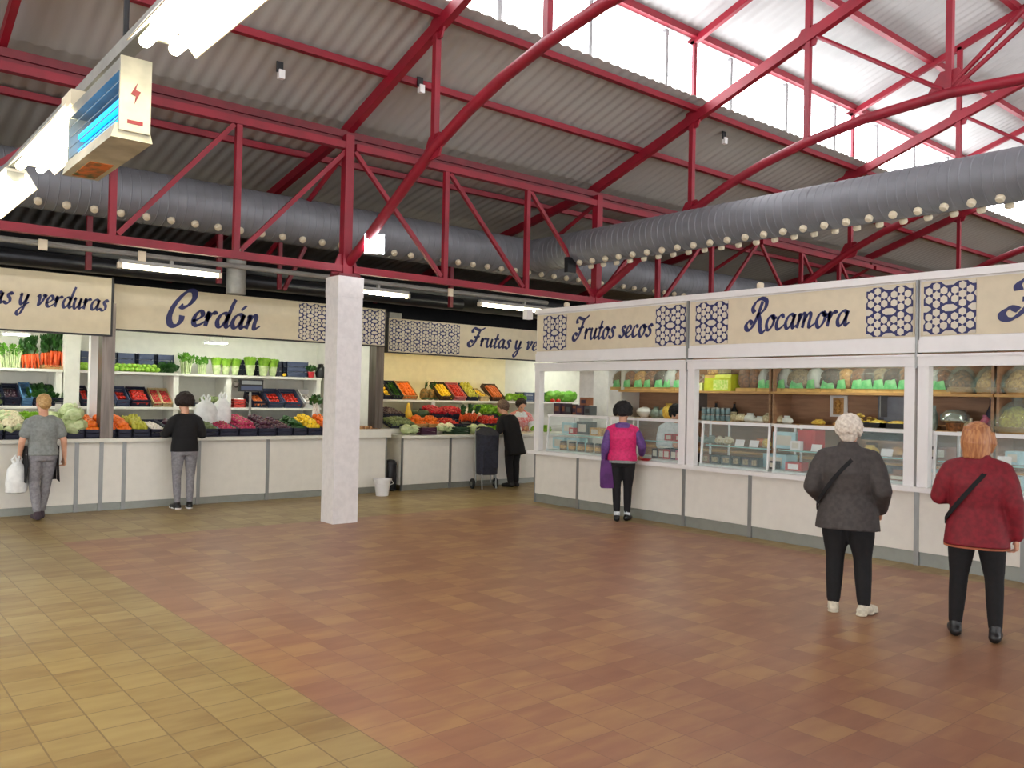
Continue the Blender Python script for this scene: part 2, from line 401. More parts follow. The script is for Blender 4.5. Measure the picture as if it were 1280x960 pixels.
for X, l in ((2.57,'furthest from the white pillar'),(4.15,'second of the row, above the greengrocer sign'),(7.9,'between pillar and dried fruit stall')):
    tag(obj('duct_bracket', G().box((X-.03,11.0,3.05),(X+.03,11.06,3.70)), REDD), 'short red post propping the long grey duct, '+l, 'bracket', 'duct brackets')
g = G().bar((4.98,11.0,3.05),(4.98,11.0,3.7),.05,.05); g2 = G().bar((5.05,11.0,3.05),(5.35,11.0,3.68),.05,.05)
t = thing('duct_brace', 'red V shaped brace under the grey duct left of the pillar head', 'bracket'); obj('upright', g, REDD, t); obj('strut', g2, REDD, t)
tag(obj('junction_box', G().box((9.15,9.64,3.62),(9.33,9.72,3.86)), BLACK), 'small black box on the red girder beside the branch duct', 'box')
# tube lamps under the conduit
def tube_lamp(X0, X1, Y, z, label, k=1):
    t = thing('tube_lamp', label, 'lamp', ((X0+X1)/2, Y, z), 0, 'tube lamps over the greengrocers'); L = (X1-X0)/2
    obj('housing', G().box((-L,-.035,.03),(L,.035,.075)), GREYP, t)
    obj('lit_tube', G().tube([(-L+.04,0,0),(L-.04,0,0)], .026, 10), TUBE, t, True)
    for sx in (-1, 1): obj('end_cap', G().box((sx*L-.02,-.035,-.03),(sx*L+.02,.035,.04)), NOZ, t)
    obj('hanger', G().box((-.02,-.02,.075),(.02,.02,.125)), GREYP, t)
for a, b, l in ((152,271,'lit tube lamp hanging over the sign with the largest blue lettering'),(436,508,'lit tube lamp just behind the white pillar head'),(602,706,'lit tube lamp beside the dried fruit stall corner'),(-150,-40,'lit tube lamp above the far greengrocer counter, end of the row')):
    tube_lamp(xs(a,10.6,350)-.03, xs(b,10.6,360)+.03, 10.6, 3.09, l)
# twin-tube reflector lamps on the hanging rail, insect killer between
tag(obj('lamp_rail', G().box((.98,1.6,3.06),(1.04,8.6,3.115)), GREYP), 'grey hanging rail carrying the big reflector lamps and insect killer', 'rail')
REFL = mat('white_reflector', (240,236,220), .4, var=.02)
def refl(y0, y1, label):
    c = (y0+y1)/2; L = (y1-y0)/2
    t = thing('reflector_lamp', label, 'lamp', (1.01, c, 3.03), 0, 'reflector lamps on the hanging rail')
    g = G()
    for sx in (-1, 1):
        g.poly([(0,-L,0),(sx*.05,-L,0),(sx*.125,-L,-.09),(sx*.13,-L,-.09),(sx*.06,-L,.02),(0,-L,.02)], (0,2*L,0))
    obj('reflector', g, REFL, t)
    for sx in (-1, 1):
        obj('lit_tube', G().tube([(sx*.055,-L-.03,-.065),(sx*.055,L+.03,-.065)], .024, 10), TUBE, t, True)
    for sy in (-1, 1): obj('end_plate', G().box((-.05,sy*L-.008,-.06),(.05,sy*L+.008,.0)), GREYP, t)
refl(1.95, 3.32, 'big lit reflector lamp nearest the viewer, at the picture top')
refl(4.5, 5.75, 'lit reflector lamp directly beyond the insect killer')
refl(6.25, 7.6, 'lit reflector lamp furthest along the hanging rail')
BLUEL = mat('blue_lit_tube', (60,190,255), emit=1.6, ecol=(20,160,240))
IKM = mat('aged_white_metal', (206,202,184), .5, var=.12, scale=6)
t = thing('insect_killer', 'boxy electric insect killer with glowing blue tubes hanging between lamps', 'insect killer', (1.0, 4.05, 2.99))
obj('top_housing', G().box((-.055,-.42,-.05),(.055,.42,0)), GREYP, t)
for sy in (-1, 1): obj('end_plate', G().box((-.06,sy*.43-.008,-.30),(.06,sy*.43+.008,0)), IKM, t)
obj('bottom_tray', G().poly([(-.085,-.42,-.33),(.075,-.42,-.33),(.06,-.42,-.27),(-.07,-.42,-.27)], (0,.84,0)), IKM, t)
for z in (-.14, -.21): obj('blue_tube', G().tube([(-.005,-.4,z),(-.005,.4,z)], .021, 10), BLUEL, t, True)
g = G()
for k in range(4):
    for sx in (-.056, .056): g.box((sx-.0015,-.42,-.1-.05*k),(sx+.0015,.42,-.097-.05*k))
obj('guard_grid', g, GREYP, t)
part(obj('back_plate', G().box((.045,-.42,-.26),(.05,.42,-.05)), mat('dark_blue_plate', (40,60,90)), t), 'dark bluish back plate')
part(obj('warning_mark', G().poly([(-.02,-.440,-.15),(.005,-.440,-.10),(-.001,-.440,-.13),(.018,-.440,-.135),(-.006,-.440,-.19),(.0,-.440,-.155)], (0,-.002,0)), RED, t), 'red lightning bolt mark')
part(obj('maker_mark', G().box((-.03,-.440,-.27),(.03,-.438,-.255)), RED, t), 'red printed strip')
part(obj('sticker', G().box((-.05,.05,-.333),(.05,.38,-.33)), mat('orange_sticker', (220,120,50), c2=(60,90,50), scale=20), t), 'orange and green sticker')
tag(obj('ballast_box', G().box((.93,4.4,2.99),(1.0,4.6,3.06)), NOZ), 'small pale box on the lamp rail over the insect killer', 'box')
tag(obj('hanging_cable', G().tube([(1.01,3.82,3.11),(1.01,3.8,6.3)], .012, 6), BLACK), 'black cable dropping from the roof to the lamp rail', 'cable')
# floodlight on the pillar truss
t = thing('floodlight', 'small square white floodlight shining beside the pillar head', 'floodlight', (5.38, 9.15, 3.49))
obj('lit_lens', G().box((-.12,-.04,-.11),(.12,0,.13)), mat('lit_flood', (255,255,255), emit=22, ecol=(245,250,255)), t, False, None, (.15,0,-.65))
obj('bracket', G().box((-.08,0,-.08),(.08,.09,.10)), GREYP, t, False, None, (.15,0,-.65))
# small roof gadgets
for x, y, z, l in ((4.1, 9.15, 5.28,'left of the pillar rafter, below the purlin'),(5.75, 8.75, 5.42,'right of the pillar rafter near the skylight'),(10.9, 8.0, 5.7,'beyond the second truss')):
    t = thing('roof_sensor', 'small white sensor under the roof '+l, 'sensor', (x, y, z), 0, 'sensors under the roof'); obj('body', G().box((-.035,-.03,-.05),(.035,.03,.05)), FRAME, t); obj('arm', G().box((-.06,-.01,.02),(.02,.01,.14)), BLACK, t)
# ------------------------------------------------------------------ lettering and patterned tiles of the signs
GL = {
'a': (.98, [[(.72,.82),(.5,1.0),(.22,.85),(.08,.4),(.2,.05),(.42,.08),(.62,.45),(.74,.95)], [(.76,1.0),(.66,.35),(.74,.03),(.98,.22)]]),
'e': (.78, [[(.0,.3),(.3,.42),(.56,.7),(.5,.96),(.3,.98),(.1,.6),(.1,.2),(.28,.0),(.52,.08),(.8,.32)]]),
'r': (.72, [[(.02,.55),(.16,1.02),(.14,.6),(.1,.0)], [(.12,.35),(.32,.85),(.52,1.0),(.62,.85)]]),
'd': (1.0, [[(.72,.82),(.5,1.0),(.22,.85),(.08,.4),(.2,.05),(.42,.08),(.62,.45),(.76,1.0)], [(.98,2.05),(.84,1.5),(.68,.4),(.76,.03),(1.0,.22)]]),
'n': (1.0, [[(.08,.8),(.18,1.0),(.16,.6),(.08,.0)], [(.12,.35),(.36,.9),(.54,1.0),(.62,.8),(.58,.3),(.66,.02),(.98,.26)]]),
'm': (1.5, [[(.08,.8),(.18,1.0),(.16,.6),(.08,.0)], [(.12,.35),(.34,.9),(.5,1.0),(.58,.8),(.52,.0)], [(.54,.35),(.78,.9),(.96,1.0),(1.04,.8),(1.0,.3),(1.08,.02),(1.46,.26)]]),
'o': (.86, [[(.5,1.0),(.22,.88),(.08,.42),(.2,.03),(.42,.02),(.64,.4),(.66,.82),(.5,1.0),(.6,.78),(.9,.85)]]),
'u': (.98, [[(.06,.8),(.16,1.0),(.1,.4),(.18,.05),(.36,.05),(.56,.4),(.7,1.0)], [(.72,1.0),(.62,.35),(.7,.03),(.98,.26)]]),
't': (.58, [[(.36,1.65),(.24,.9),(.14,.25),(.22,.0),(.36,.03),(.6,.28)], [(.0,1.0),(.28,1.0),(.58,1.05)]]),
's': (.66, [[(.6,.82),(.48,1.0),(.28,.92),(.28,.7),(.46,.45),(.46,.15),(.26,.0),(.06,.1),(.04,.24)]]),
'v': (.86, [[(.04,.8),(.16,1.0),(.24,.7),(.24,.05),(.5,.4),(.66,.85),(.6,1.02),(.86,.9)]]),
'y': (.95, [[(.06,.8),(.16,1.0),(.12,.4),(.22,.05),(.4,.1),(.6,.5),(.72,1.0)], [(.74,1.0),(.6,.2),(.42,-.6),(.2,-.95),(.0,-.8),(.1,-.5),(.5,-.1),(.92,.25)]]),
'c': (.74, [[(.56,.78),(.44,1.0),(.2,.85),(.07,.4),(.18,.03),(.4,.03),(.74,.3)]]),
' ': (.6, []),
'\u00e1': (.98, [[(.72,.82),(.5,1.0),(.22,.85),(.08,.4),(.2,.05),(.42,.08),(.62,.45),(.74,.95)], [(.76,1.0),(.66,.35),(.74,.03),(.98,.22)], [(.5,1.3),(.78,1.68)]]),
'C': (1.5, [[(.56,1.3),(.78,1.2),(1.1,1.42),(1.32,1.9),(1.2,2.35),(.8,2.3),(.4,1.75),(.14,1.1),(.06,.4),(.26,-.08),(.6,-.08),(.8,.25),(.8,.62)]]),
'F': (1.35, [[(.2,1.55),(.12,1.85),(.3,2.1),(.7,1.98),(1.15,1.95),(1.6,2.25)], [(1.05,1.95),(.85,1.3),(.62,.5),(.3,.0),(-.02,.0),(-.14,.32),(.08,.6),(.4,.45)], [(.42,1.05),(.75,1.05),(1.1,1.2)]]),
'R': (1.55, [[(.42,1.3),(.22,1.6),(.4,2.05),(.85,2.3),(1.3,2.1),(1.3,1.6),(1.0,1.25),(.72,1.15)], [(.98,2.1),(.8,1.3),(.55,.5),(.25,.08),(-.05,.1),(-.15,.42),(.1,.68),(.4,.5)], [(.78,1.15),(1.0,.7),(1.12,.1),(1.35,-.18),(1.6,.0)]]),
}
def spline(P, k=7):
    out = []; P = [V((a,b,0)) for a, b in P]; n = len(P)
    for i in range(n-1):
        p0, p1, p2, p3 = P[max(i-1,0)], P[i], P[i+1], P[min(i+2,n-1)]
        for j in range(k):
            t = j/k
            out.append(.5*((2*p1)+(p2-p0)*t+(2*p0-5*p1+4*p2-p3)*t*t+(-p0+3*p1-3*p2+p3)*t**3))
    return out+[P[-1]]
def lettering(text, s0, s1, base, xh, to_world, nrm, bold=1.0):
    """text between s0 and s1 along the board; strokes drawn with a broad pen"""
    tot = sum(GL[c][0] for c in text)-.1; kx = (s1-s0)/tot; g = G(); x = 0; nrm = V(nrm)
    for c in text:
        adv, strokes = GL[c]
        cap = c in 'CFR'
        for st in strokes:
            P = spline(st); n = len(P); L = []; R = []
            for i, p in enumerate(P):
                d = P[min(i+1,n-1)]-P[max(i-1,0)]; d = V((d.x+.18*d.y, d.y, 0)).normalized()
                nn = V((-d.y, d.x, 0))
                a = math.atan2(d.y, d.x); wd = (.045+.085*abs(math.sin(a-math.radians(38))))*bold*(1.25 if cap else 1)
                q = V((x+p.x+.18*p.y, p.y, 0))
                L.append(q+nn*wd); R.append(q-nn*wd)
            W = lambda q: V(to_world(s0+q.x*kx, base+q.y*xh))
            vs = []; fs = []
            for a, b in zip(L, R):
                pa, pb = W(a), W(b); vs += [pa, pb, pa+nrm*.006, pb+nrm*.006]
            for i in range(n-1):
                o = i*4; fs += [(o+2,o+3,o+7,o+6), (o,o+4,o+5,o+1), (o,o+2,o+6,o+4), (o+1,o+5,o+7,o+3)]
            fs += [(0,1,3,2), (n*4-4,n*4-2,n*4-1,n*4-3)]
            g.add(vs, fs)
        x += adv
    return g
def pattern(s0, s1, z0, z1, nx, nz, to_world, nrm):
    """navy strapwork tiles: pale cells of six-petal rosettes on a navy ground"""
    g = G(); nrm = V(nrm); W = lambda s, z: V(to_world(s, z))
    g.mi = 0; g.poly([W(s0,z0),W(s1,z0),W(s1,z1),W(s0,z1)], nrm*.004)
    g.mi = 1; ax, az = (s1-s0)/nx, (z1-z0)/nz
    def cell(cx, cz, pts): g.poly([W(cx+a*ax, cz+b*az) for a, b in pts], nrm*.007)
    for i in range(nx):
        for j in range(nz):
            cx, cz = s0+(i+.5)*ax, z0+(j+.5)*az
            cell(cx, cz, [((.175 if k % 2 else .13)*math.cos(k*PI/6), (.175 if k % 2 else .13)*math.sin(k*PI/6)) for k in range(12)])
            for k in range(6):
                a = PI/6+k*PI/3; r = .335
                px, pz = r*math.cos(a), r*math.sin(a)
                cell(cx, cz, [(px+.155*math.cos(a+m*PI/3), pz+.155*math.sin(a+m*PI/3)) for m in range(6)])
            for sx in (-1, 1):
                cell(cx, cz, [(sx*.5,-.12),(sx*.43,-.03),(sx*.43,.03),(sx*.5,.12)])
                for sz in (-1, 1): cell(cx, cz, [(sx*.5,sz*.5),(sx*.5,sz*.37),(sx*.36,sz*.37),(sx*.22,sz*.46),(sx*.2,sz*.5)])
    return g
# ------------------------------------------------------------------ greengrocer stalls
def front_sign(name, label, Y, X0, X1, z0, z1, text, t0, t1, base, xh, pat=None, bold=1):
    t = thing(name, label, 'sign', ((X0+X1)/2, Y, z0), 0, 'shop signs'); c = t.location.copy()
    def P(nm, g, m): o = obj(nm, g, m, t); o.location = -c; return o
    P('sign_board', G().box((X0,Y,z0),(X1,Y+.08,z1)), SIGN)
    P('edge_strip', G().box((X0,Y-.012,z0-.02),(X1,Y+.09,z0)), BLACK)
    for X in (X0, X1): P('end_cap', G().box((X-.012,Y-.01,z0-.02),(X+.012,Y+.09,z1+.01)), BLACK)
    W = lambda s, z: (s, Y, z)
    P('lettering', lettering(text, t0, t1, base, xh, W, (0,-1,0), bold), NAVY)
    if pat: P('tile_pattern', pattern(*pat, W, (0,-1,0)), [NAVY, CREAM])
front_sign('shop_sign', 'beige shop sign ending in the word verduras, left of the steel column', 12.0, -1.4, 3.10, 2.345, 3.095, 'Frutas y verduras', 1.28, 3.02, 2.66, .135, None, 1.25)
front_sign('shop_sign', 'beige shop sign with the largest navy script, running behind the white pillar', 12.2, 3.16, 7.42, 2.445, 3.05, 'Cerd\u00e1n', 3.87, 5.2, 2.565, .205, (5.86, 7.40, 2.455, 3.03, 8, 3), 1.3)
front_sign('shop_sign', 'beige greengrocer sign with a long patterned end, partly behind the dried fruit stall', 12.6, 7.71, 13.2, 2.375, 2.96, 'Frutas y verduras', 9.47, 12.1, 2.57, .16, (7.74, 9.25, 2.39, 2.94, 8, 3), 1.2)
tag(obj('junction_box', G().box((7.75,12.62,2.965),(8.0,12.75,3.06)), GREYP), 'small pale box standing on the patterned end of the greengrocer sign', 'box')
def cabinet(X0, X1, Y, depth, z1, label, face='y', kz=.1):
    """counter base cabinet with front panel and kick plate"""
    t = thing('counter_cabinet', label, 'cabinet', ((X0+X1)/2, Y, 0) if face == 'y' else (Y, (X0+X1)/2, 0), 0, 'counter cabinets'); w = (X1-X0)/2
    T = (lambda a, b: (a, b)) if face == 'y' else (lambda a, b: (b, a))
    def B(nm, a, b, m):
        (ax, ay, az), (bx, by, bz) = a, b
        obj(nm, G().box((*T(ax,ay),az),(*T(bx,by),bz)), m, t)
    B('carcass', (-w+.005,.03,kz), (w-.005,depth,z1), WHITE)
    B('front_panel', (-w+.015,0,kz+.005), (w-.015,.03,z1-.01), WHITE)
    B('kick_plate', (-w+.005,.02,0), (w-.005,.05,kz), KICK)
    for sx in (-1, 1): B('joint_strip', (sx*w-.013*(1+sx)/1-(.0 if sx > 0 else 0), -.006, .0), (sx*w+.013*(1-sx), .03, z1-.005), ALU)
LX = [-.25, .75, 1.77, 2.77, 3.07, 3.36, 4.37, 5.41, 6.44, 7.5]
wh = ['second from the stall end off the picture', 'first cabinet seen at the picture edge', 'behind the blonde shopper', 'first of the two narrow ones', 'second of the two narrow ones, under the oranges', 'behind the curly haired shopper', 'between curly haired shopper and white pillar', 'just left of the white pillar', 'behind the white bucket', '']
for i in range(len(LX)-1):
    cabinet(LX[i], LX[i+1], 12.2, .7, .92, 'white cabinet of the long greengrocer counter, '+('just left of the white pillar' if i == 6 else 'behind the white pillar' if i == 7 else 'right of the pillar, behind the white bucket' if i == 8 else wh[i]))
for i, (a, b) in enumerate(((7.8,8.81),(8.81,9.82),(9.82,10.85),(10.85,11.9))):
    cabinet(a, b, 12.2, .7, .90, 'white counter cabinet of the warm-lit greengrocer, '+('at its free end','second from its free end','behind the man in black','last one before the dried fruit stall')[i])
g = G().box((-.3,12.12,.92),(6.9,12.98,.968)); tag(obj('counter_worktop', g, STONE), 'long white worktop under the dark vegetable crates', 'worktop')
g = G().box((6.92,12.10,.92),(7.52,12.98,.95)); 
for a, b in (((6.92,12.10,.95),(7.52,12.12,1.06)),((6.92,12.96,.95),(7.52,12.98,1.06)),((6.92,12.12,.95),(6.94,12.96,1.06)),((7.50,12.12,.95),(7.52,12.96,1.06))): g.box(a, b)
tag(obj('produce_tray', g, STONE), 'deep white tray of potatoes at the counter end by the pillar', 'tray')
g = G().box((7.74,12.1,.90),(11.95,12.98,.945)); tag(obj('counter_worktop', g, STONE), 'white worktop of the warm-lit greengrocer counter', 'worktop')
# partitions, back walls, stall roofs
struct('wall_partition', G().box((-3,14.35,0),(7.27,14.45,2.9)), WPAINT)
struct('wall_partition', G().box((7.27,12.45,1.07),(7.4,13.0,2.9)).box((7.27,13.0,0),(7.4,14.45,2.9)), WPAINT)
struct('wall_partition', G().box((7.4,14.3,0),(11.75,14.45,2.9)), YPAINT)
struct('wall_partition', G().box((11.75,14.3,0),(17,14.45,2.9)), WPAINT)
struct('wall_partition', G().box((2.93,13.75,0),(3.13,14.35,2.9)), WPAINT)
ROOFM = mat('white_stall_ceiling', (226,224,210), .8)
DTOP = mat('dusty_roof_top', (60,60,62), .9)
def roof(X0, X1, Y0, Y1, z, label, added_panels):
    t = thing('stall_roof', label, 'roof', ((X0+X1)/2, Y0, z), 0, 'stall roofs'); c = t.location.copy()
    def P(nm, g, m): o = obj(nm, g, m, t); o.location = -c
    P('ceiling_panel', G().box((X0,Y0,z),(X1,Y1,z+.04)), ROOFM); P('top_sheet', G().box((X0,Y0,z+.04),(X1,Y1,z+.07)), DTOP)
    for x, y, a, b in added_panels: P('lit_panel', G().box((x-a,y-b,z-.025),(x+a,y+b,z)), LED)  # panels hidden by the signs, added to light the stall inside
roof(-3, 3.1, 12.12, 14.35, 2.78, 'flat roof of the stall with the verduras sign', [(x, 13.25, .3, .06) for x in (-.5, 1.0, 2.3)])
roof(3.16, 7.27, 12.3, 14.35, 2.78, 'flat roof of the stall with the largest navy script', [(x, 13.25, .3, .06) for x in (4.0, 5.4, 6.6)])
WARM = mat('warm_lit_panel', (255,230,170), emit=21, ecol=(255,232,172))
roof(7.42, 15, 12.7, 14.3, 2.74, 'flat roof of the warm-lit greengrocer stall', [])
for x in (8.3, 9.6, 10.9):
    t = thing('ceiling_lamp', 'warm ceiling lamp of the greengrocer, '+{8.3:'by the partition',9.6:'over the middle crates',10.9:'over the grape crates'}[x], 'lamp', (x,13.2,2.715), 0, 'warm ceiling lamps')
    obj('diffuser', G().box((-.3,-.08,-.01),(.3,.08,.02)), WARM, t); obj('frame', G().box((-.32,-.1,.0),(.32,.1,.024)), FRAME, t)
t = thing('ceiling_lamp', 'white ceiling lamp at the end of the warm-lit stall', 'lamp', (13,13.4,2.715)); obj('diffuser', G().box((-.4,-.1,-.01),(.4,.1,.02)), LED, t)
for x, l in ((xs(20,13.4,421),'over the celery'),(xs(270,13.4,428),'over the lettuces')):
    t = thing('ceiling_lamp', 'small bright hanging panel lamp '+l, 'lamp', (x,13.4,2.36 if l == 'over the celery' else 2.40), 0, 'hanging panel lamps')
    obj('diffuser', G().box((-.15,-.09,-.015),(.15,.09,.01)), LED, t); obj('frame', G().box((-.16,-.1,.0),(.16,.1,.03)), FRAME, t)
    for sx in (-.1, .1): obj('hanger', G().box((sx-.004,-.004,.03),(sx+.004,.004,.4)), GREYP, t)
# uprights and columns
MIRR = mat('brushed_stainless', (126,116,108), .38, .8, var=.12, scale=3, stretch=(8,8,.6))
g = G().box((3.03,12.14,.97),(3.19,12.34,2.78)); tag(obj('steel_column', g, MIRR), 'polished stainless column between the two greengrocer signs', 'column')
g = G().box((xs(112,12.95),12.93,.968),(xs(122,12.95),13.05,2.78)); tag(obj('white_post', g, FRAME), 'slim white post just left of the stainless column', 'post')
g = G().box((7.27,12.22,1.07),(7.42,12.45,2.78)); tag(obj('steel_column', g, MIRR), 'grey steel column right of the white pillar, at the stall end', 'column')
def shelf(label, X0, X1, Y0, Y1, zs, ups, back=None):
    t = thing('shelf_unit', label, 'shelf', ((X0+X1)/2, Y0, 0), 0, 'wall shelves of the greengrocers'); c = t.location.copy()
    def P(nm, g, m): o = obj(nm, g, m, t); o.location = -c
    for z in zs:
        P('shelf_board', G().box((X0,Y0,z-.04),(X1,Y1,z)), STONE)
    for x in ups: P('upright', G().box((x-.04,Y0+.02,0),(x+.04,Y1-.005,zs[0]-.04)), WPAINT)
shelf('white wall shelf with celery and carrots, under the verduras sign', -1, 2.92, 13.8, 14.34, (1.90,1.36,.8), (-.9,.8,2.87))
shelf('white wall shelf with lettuces, behind the curly haired shopper', 3.14, 7.1, 13.8, 14.34, (1.90,1.36,.8), (4.56,5.42,7.05))
shelf('cream wall shelf with tilted fruit crates under warm light', 7.45, 14, 13.6, 14.29, (1.54,1.0), (7.5,9.4,11.6))
# ------------------------------------------------------------------ produce
def pm(nm, c, c2=None, r=.45, **k): return mat(nm, c, r, c2=c2, scale=k.pop('scale', 18), **k)
ORA = pm('orange_peel', (238,120,20), (220,96,14)); TOM = pm('tomato_skin', (206,44,26), (176,30,24), .3); LEM = pm('lemon_peel', (246,206,30), (232,184,24))
LIM = pm('lime_green_skin', (148,190,60), (120,170,44)); GRE = pm('dark_green_leaf', (52,98,36), (34,70,28)); LEAF = pm('fresh_green_leaf', (110,170,50), (80,140,36))
PALE = pm('pale_green_leaf', (204,214,166), (172,190,132)); CREA = pm('cream_curd', (240,232,196), (222,212,170)); PUR = pm('purple_skin', (78,30,52), (54,22,42), .3)
MAG = pm('magenta_skin', (190,40,90), (160,24,70)); BRO = pm('brown_skin', (178,132,82), (150,104,62)); RED2 = pm('red_berry', (196,26,44), (160,20,34), .3)
YEG = pm('pear_skin', (196,190,60), (166,164,50)); CAR = pm('carrot_skin', (232,96,36), (206,74,28)); WHT = pm('white_garlic_skin', (238,232,220), (214,200,196))
PINK = pm('blush_skin', (222,90,90), (200,60,70)); MEL = pm('melon_rind', (44,74,40), (30,56,32)); SQU = pm('squash_skin', (240,200,60), (226,180,50))
PLU = pm('plum_skin', (60,30,44), (40,22,36), .3); LOQ = pm('loquat_skin', (206,110,40), (176,86,34)); BLK = mat('black_bag', (18,18,20), .4)
def m_round(nm, m, r, flat=.92, lob=0, stem=None):
    g = G(); n = 9
    prof = [(r*math.sin(PI*i/n)*1.0+1e-4, -r*flat*math.cos(PI*i/n)) for i in range(n+1)]
    prof[-1] = (r*.05, r*flat*.86); prof[0] = (r*.05, -r*flat*.95)
    g.lathe(prof, 12, wob=(lambda a, z: lob*math.cos(4*a)) if lob else None)
    mats = [m]
    if stem: g.mi = 1; g.tube([(0,0,r*flat*.8),(.004,0,r*flat*1.15)], .005, 5); mats.append(stem)
    return g.mesh(nm, mats, True, 80)
def m_ell(nm, m, rx, ry, rz):
    g = G().tube([(-rx*1.1,0,0),(-rx*.9,0,0),(-rx*.6,0,0),(0,0,0),(rx*.6,0,0),(rx*.9,0,0),(rx*1.1,0,0)], [.003,ry*.45,ry*.8,ry,ry*.8,ry*.45,.003], 10)
    return g.mesh(nm, m, True, 80)
def m_cauli(nm):
    g = G(); rnd = random.Random(3)
    for i in range(26):
        a = i*2.4; t = math.sqrt(i/26)*1.25
        g.ball((.075*math.sin(t)*math.cos(a), .075*math.sin(t)*math.sin(a), .02+.07*math.cos(t)), .027, 7, 5)
    g.mi = 1
    for k in range(8):
        a = k*PI/4; c, s_ = math.cos(a), math.sin(a)
        P = [(.02,-.05),(.085,-.03),(.115,.03),(.10,.065)]
        for i in range(3):
            (r0_,z0_),(r1_,z1_) = P[i],P[i+1]; w0, w1 = (.03,.045,.045,.012)[i], (.03,.045,.045,.012)[i+1]
            g.add([(r0_*c-w0*s_, r0_*s_+w0*c, z0_),(r0_*c+w0*s_, r0_*s_-w0*c, z0_),(r1_*c+w1*s_, r1_*s_-w1*c, z1_),(r1_*c-w1*s_, r1_*s_+w1*c, z1_)], [(0,1,2,3)])
    return g.mesh(nm, [CREA, PALE], True, 80)
def m_cabbage(nm, m, r):
    g = G(); prof = [(r*max(.08,math.sin(PI*i/9)), -r*.9*math.cos(PI*i/9)) for i in range(10)]
    g.lathe(prof, 20, wob=lambda a, z: .05*math.sin(5*a+z*30)+.03*math.sin(9*a-z*50))
    for k in range(6):
        a = k*PI/3+.3; c, s_ = math.cos(a), math.sin(a)
        R = [(.3*r,-.9*r,.3*r),(.95*r,-.5*r,.6*r),(1.15*r,.1*r,.65*r),(1.12*r,.5*r,.3*r)]
        for i in range(3):
            (q,z,w_),(q1,z1,w1) = R[i], R[i+1]
            g.add([(q*c-w_*s_,q*s_+w_*c,z),(q*c+w_*s_,q*s_-w_*c,z),(q1*c+w1*s_,q1*s_-w1*c,z1),(q1*c-w1*s_,q1*s_+w1*c,z1)], [(0,1,2,3)])
    return g.mesh(nm, m, True, 80)
def m_romaine(nm, h=.3, r=.09):
    """upright lettuce head: pale base, flaring ruffled green leaves"""
    g = G()
    g.mi = 1; g.lathe([(r*.45,0),(r*.6,h*.12),(r*.72,h*.35),(r*.8,h*.55)], 14, wob=lambda a, z: .08*math.sin(6*a))
    g.mi = 0
    for k in range(16):
        a = k*2.39996; t = .55+.45*(k/15); c, s_ = math.cos(a), math.sin(a)
        P = [(r*.5*t,h*.3,.022),(r*.78*t,h*.6,.04),(r*1.0*t,h*.85,.05),(r*1.12*t,h*(1.02-.1*t),.03),(r*1.35*t,h*(.98-.12*t),.012)]
        for i in range(4):
            (q,z,w_),(q1,z1,w1) = P[i], P[i+1]
            wob = .012*(1 if i % 2 else -1)
            g.add([(q*c-w_*s_,q*s_+w_*c,z+wob),(q*c+w_*s_,q*s_-w_*c,z-wob),(q1*c+w1*s_,q1*s_-w1*c,z1+wob),(q1*c-w1*s_,q1*s_+w1*c,z1-wob)], [(0,1,2,3)])
    return g.mesh(nm, [LIM, PALE], True, 80)
def m_stalks(nm, h, r, ms, base, top, n=12, leaf=.05, ln=4):
    """bunch of upright stalks with leafy tops (celery, fennel, spring greens)"""
    g = G(); rnd = random.Random(5)
    for k in range(n):
        a = k*2.4; q = r*math.sqrt((k+.5)/n); x, y = q*math.cos(a), q*math.sin(a); hh = h*(.8+.2*rnd.random())
        g.mi = 0; g.tube([(x*.7,y*.7,0),(x*.9,y*.9,hh*base*.6),(x*1.15,y*1.15,hh*base)], [.014,.012,.007], 6)
        g.mi = 1
        for j in range(ln):
            b = a+rnd.uniform(-1.3,1.3); z0 = hh*(base-.15+.6*(1-base)*j/ln*1.6); l = leaf*(.8+.6*rnd.random())
            p = V((x*1.15,y*1.15,z0)); d = V((math.cos(b)*.55,math.sin(b)*.55,.75)); sd = V((-math.sin(b),math.cos(b),0))
            g.add([p, p+d*l*.5+sd*l*.42, p+d*l*1.1, p+d*l*.5-sd*l*.42], [(0,1,2,3)])
    return g.mesh(nm, ms, True, 80)
def m_carrots(nm):
    g = G(); rnd = random.Random(8)
    for k in range(9):
        a = k*2.4; q = .05*math.sqrt((k+.5)/9); x, y = q*math.cos(a), q*math.sin(a)
        g.mi = 0; g.tube([(x*1.6,y*1.6,.0),(x*1.5,y*1.5,.06),(x*1.1,y*1.1,.17),(x,y,.19)], [.005,.014,.022,.012], 7)
        g.mi = 1
        for j in range(5):
            b = rnd.uniform(0,6.28); p = V((x,y,.18+.04*j)); d = V((math.cos(b)*.35,math.sin(b)*.35,.9)); sd = V((-math.sin(b),math.cos(b),0)); l = .08
            g.add([p, p+d*l*.5+sd*l*.3, p+d*l*1.2, p+d*l*.5-sd*l*.3], [(0,1,2,3)])
    return g.mesh(nm, [CAR, GRE], True, 80)
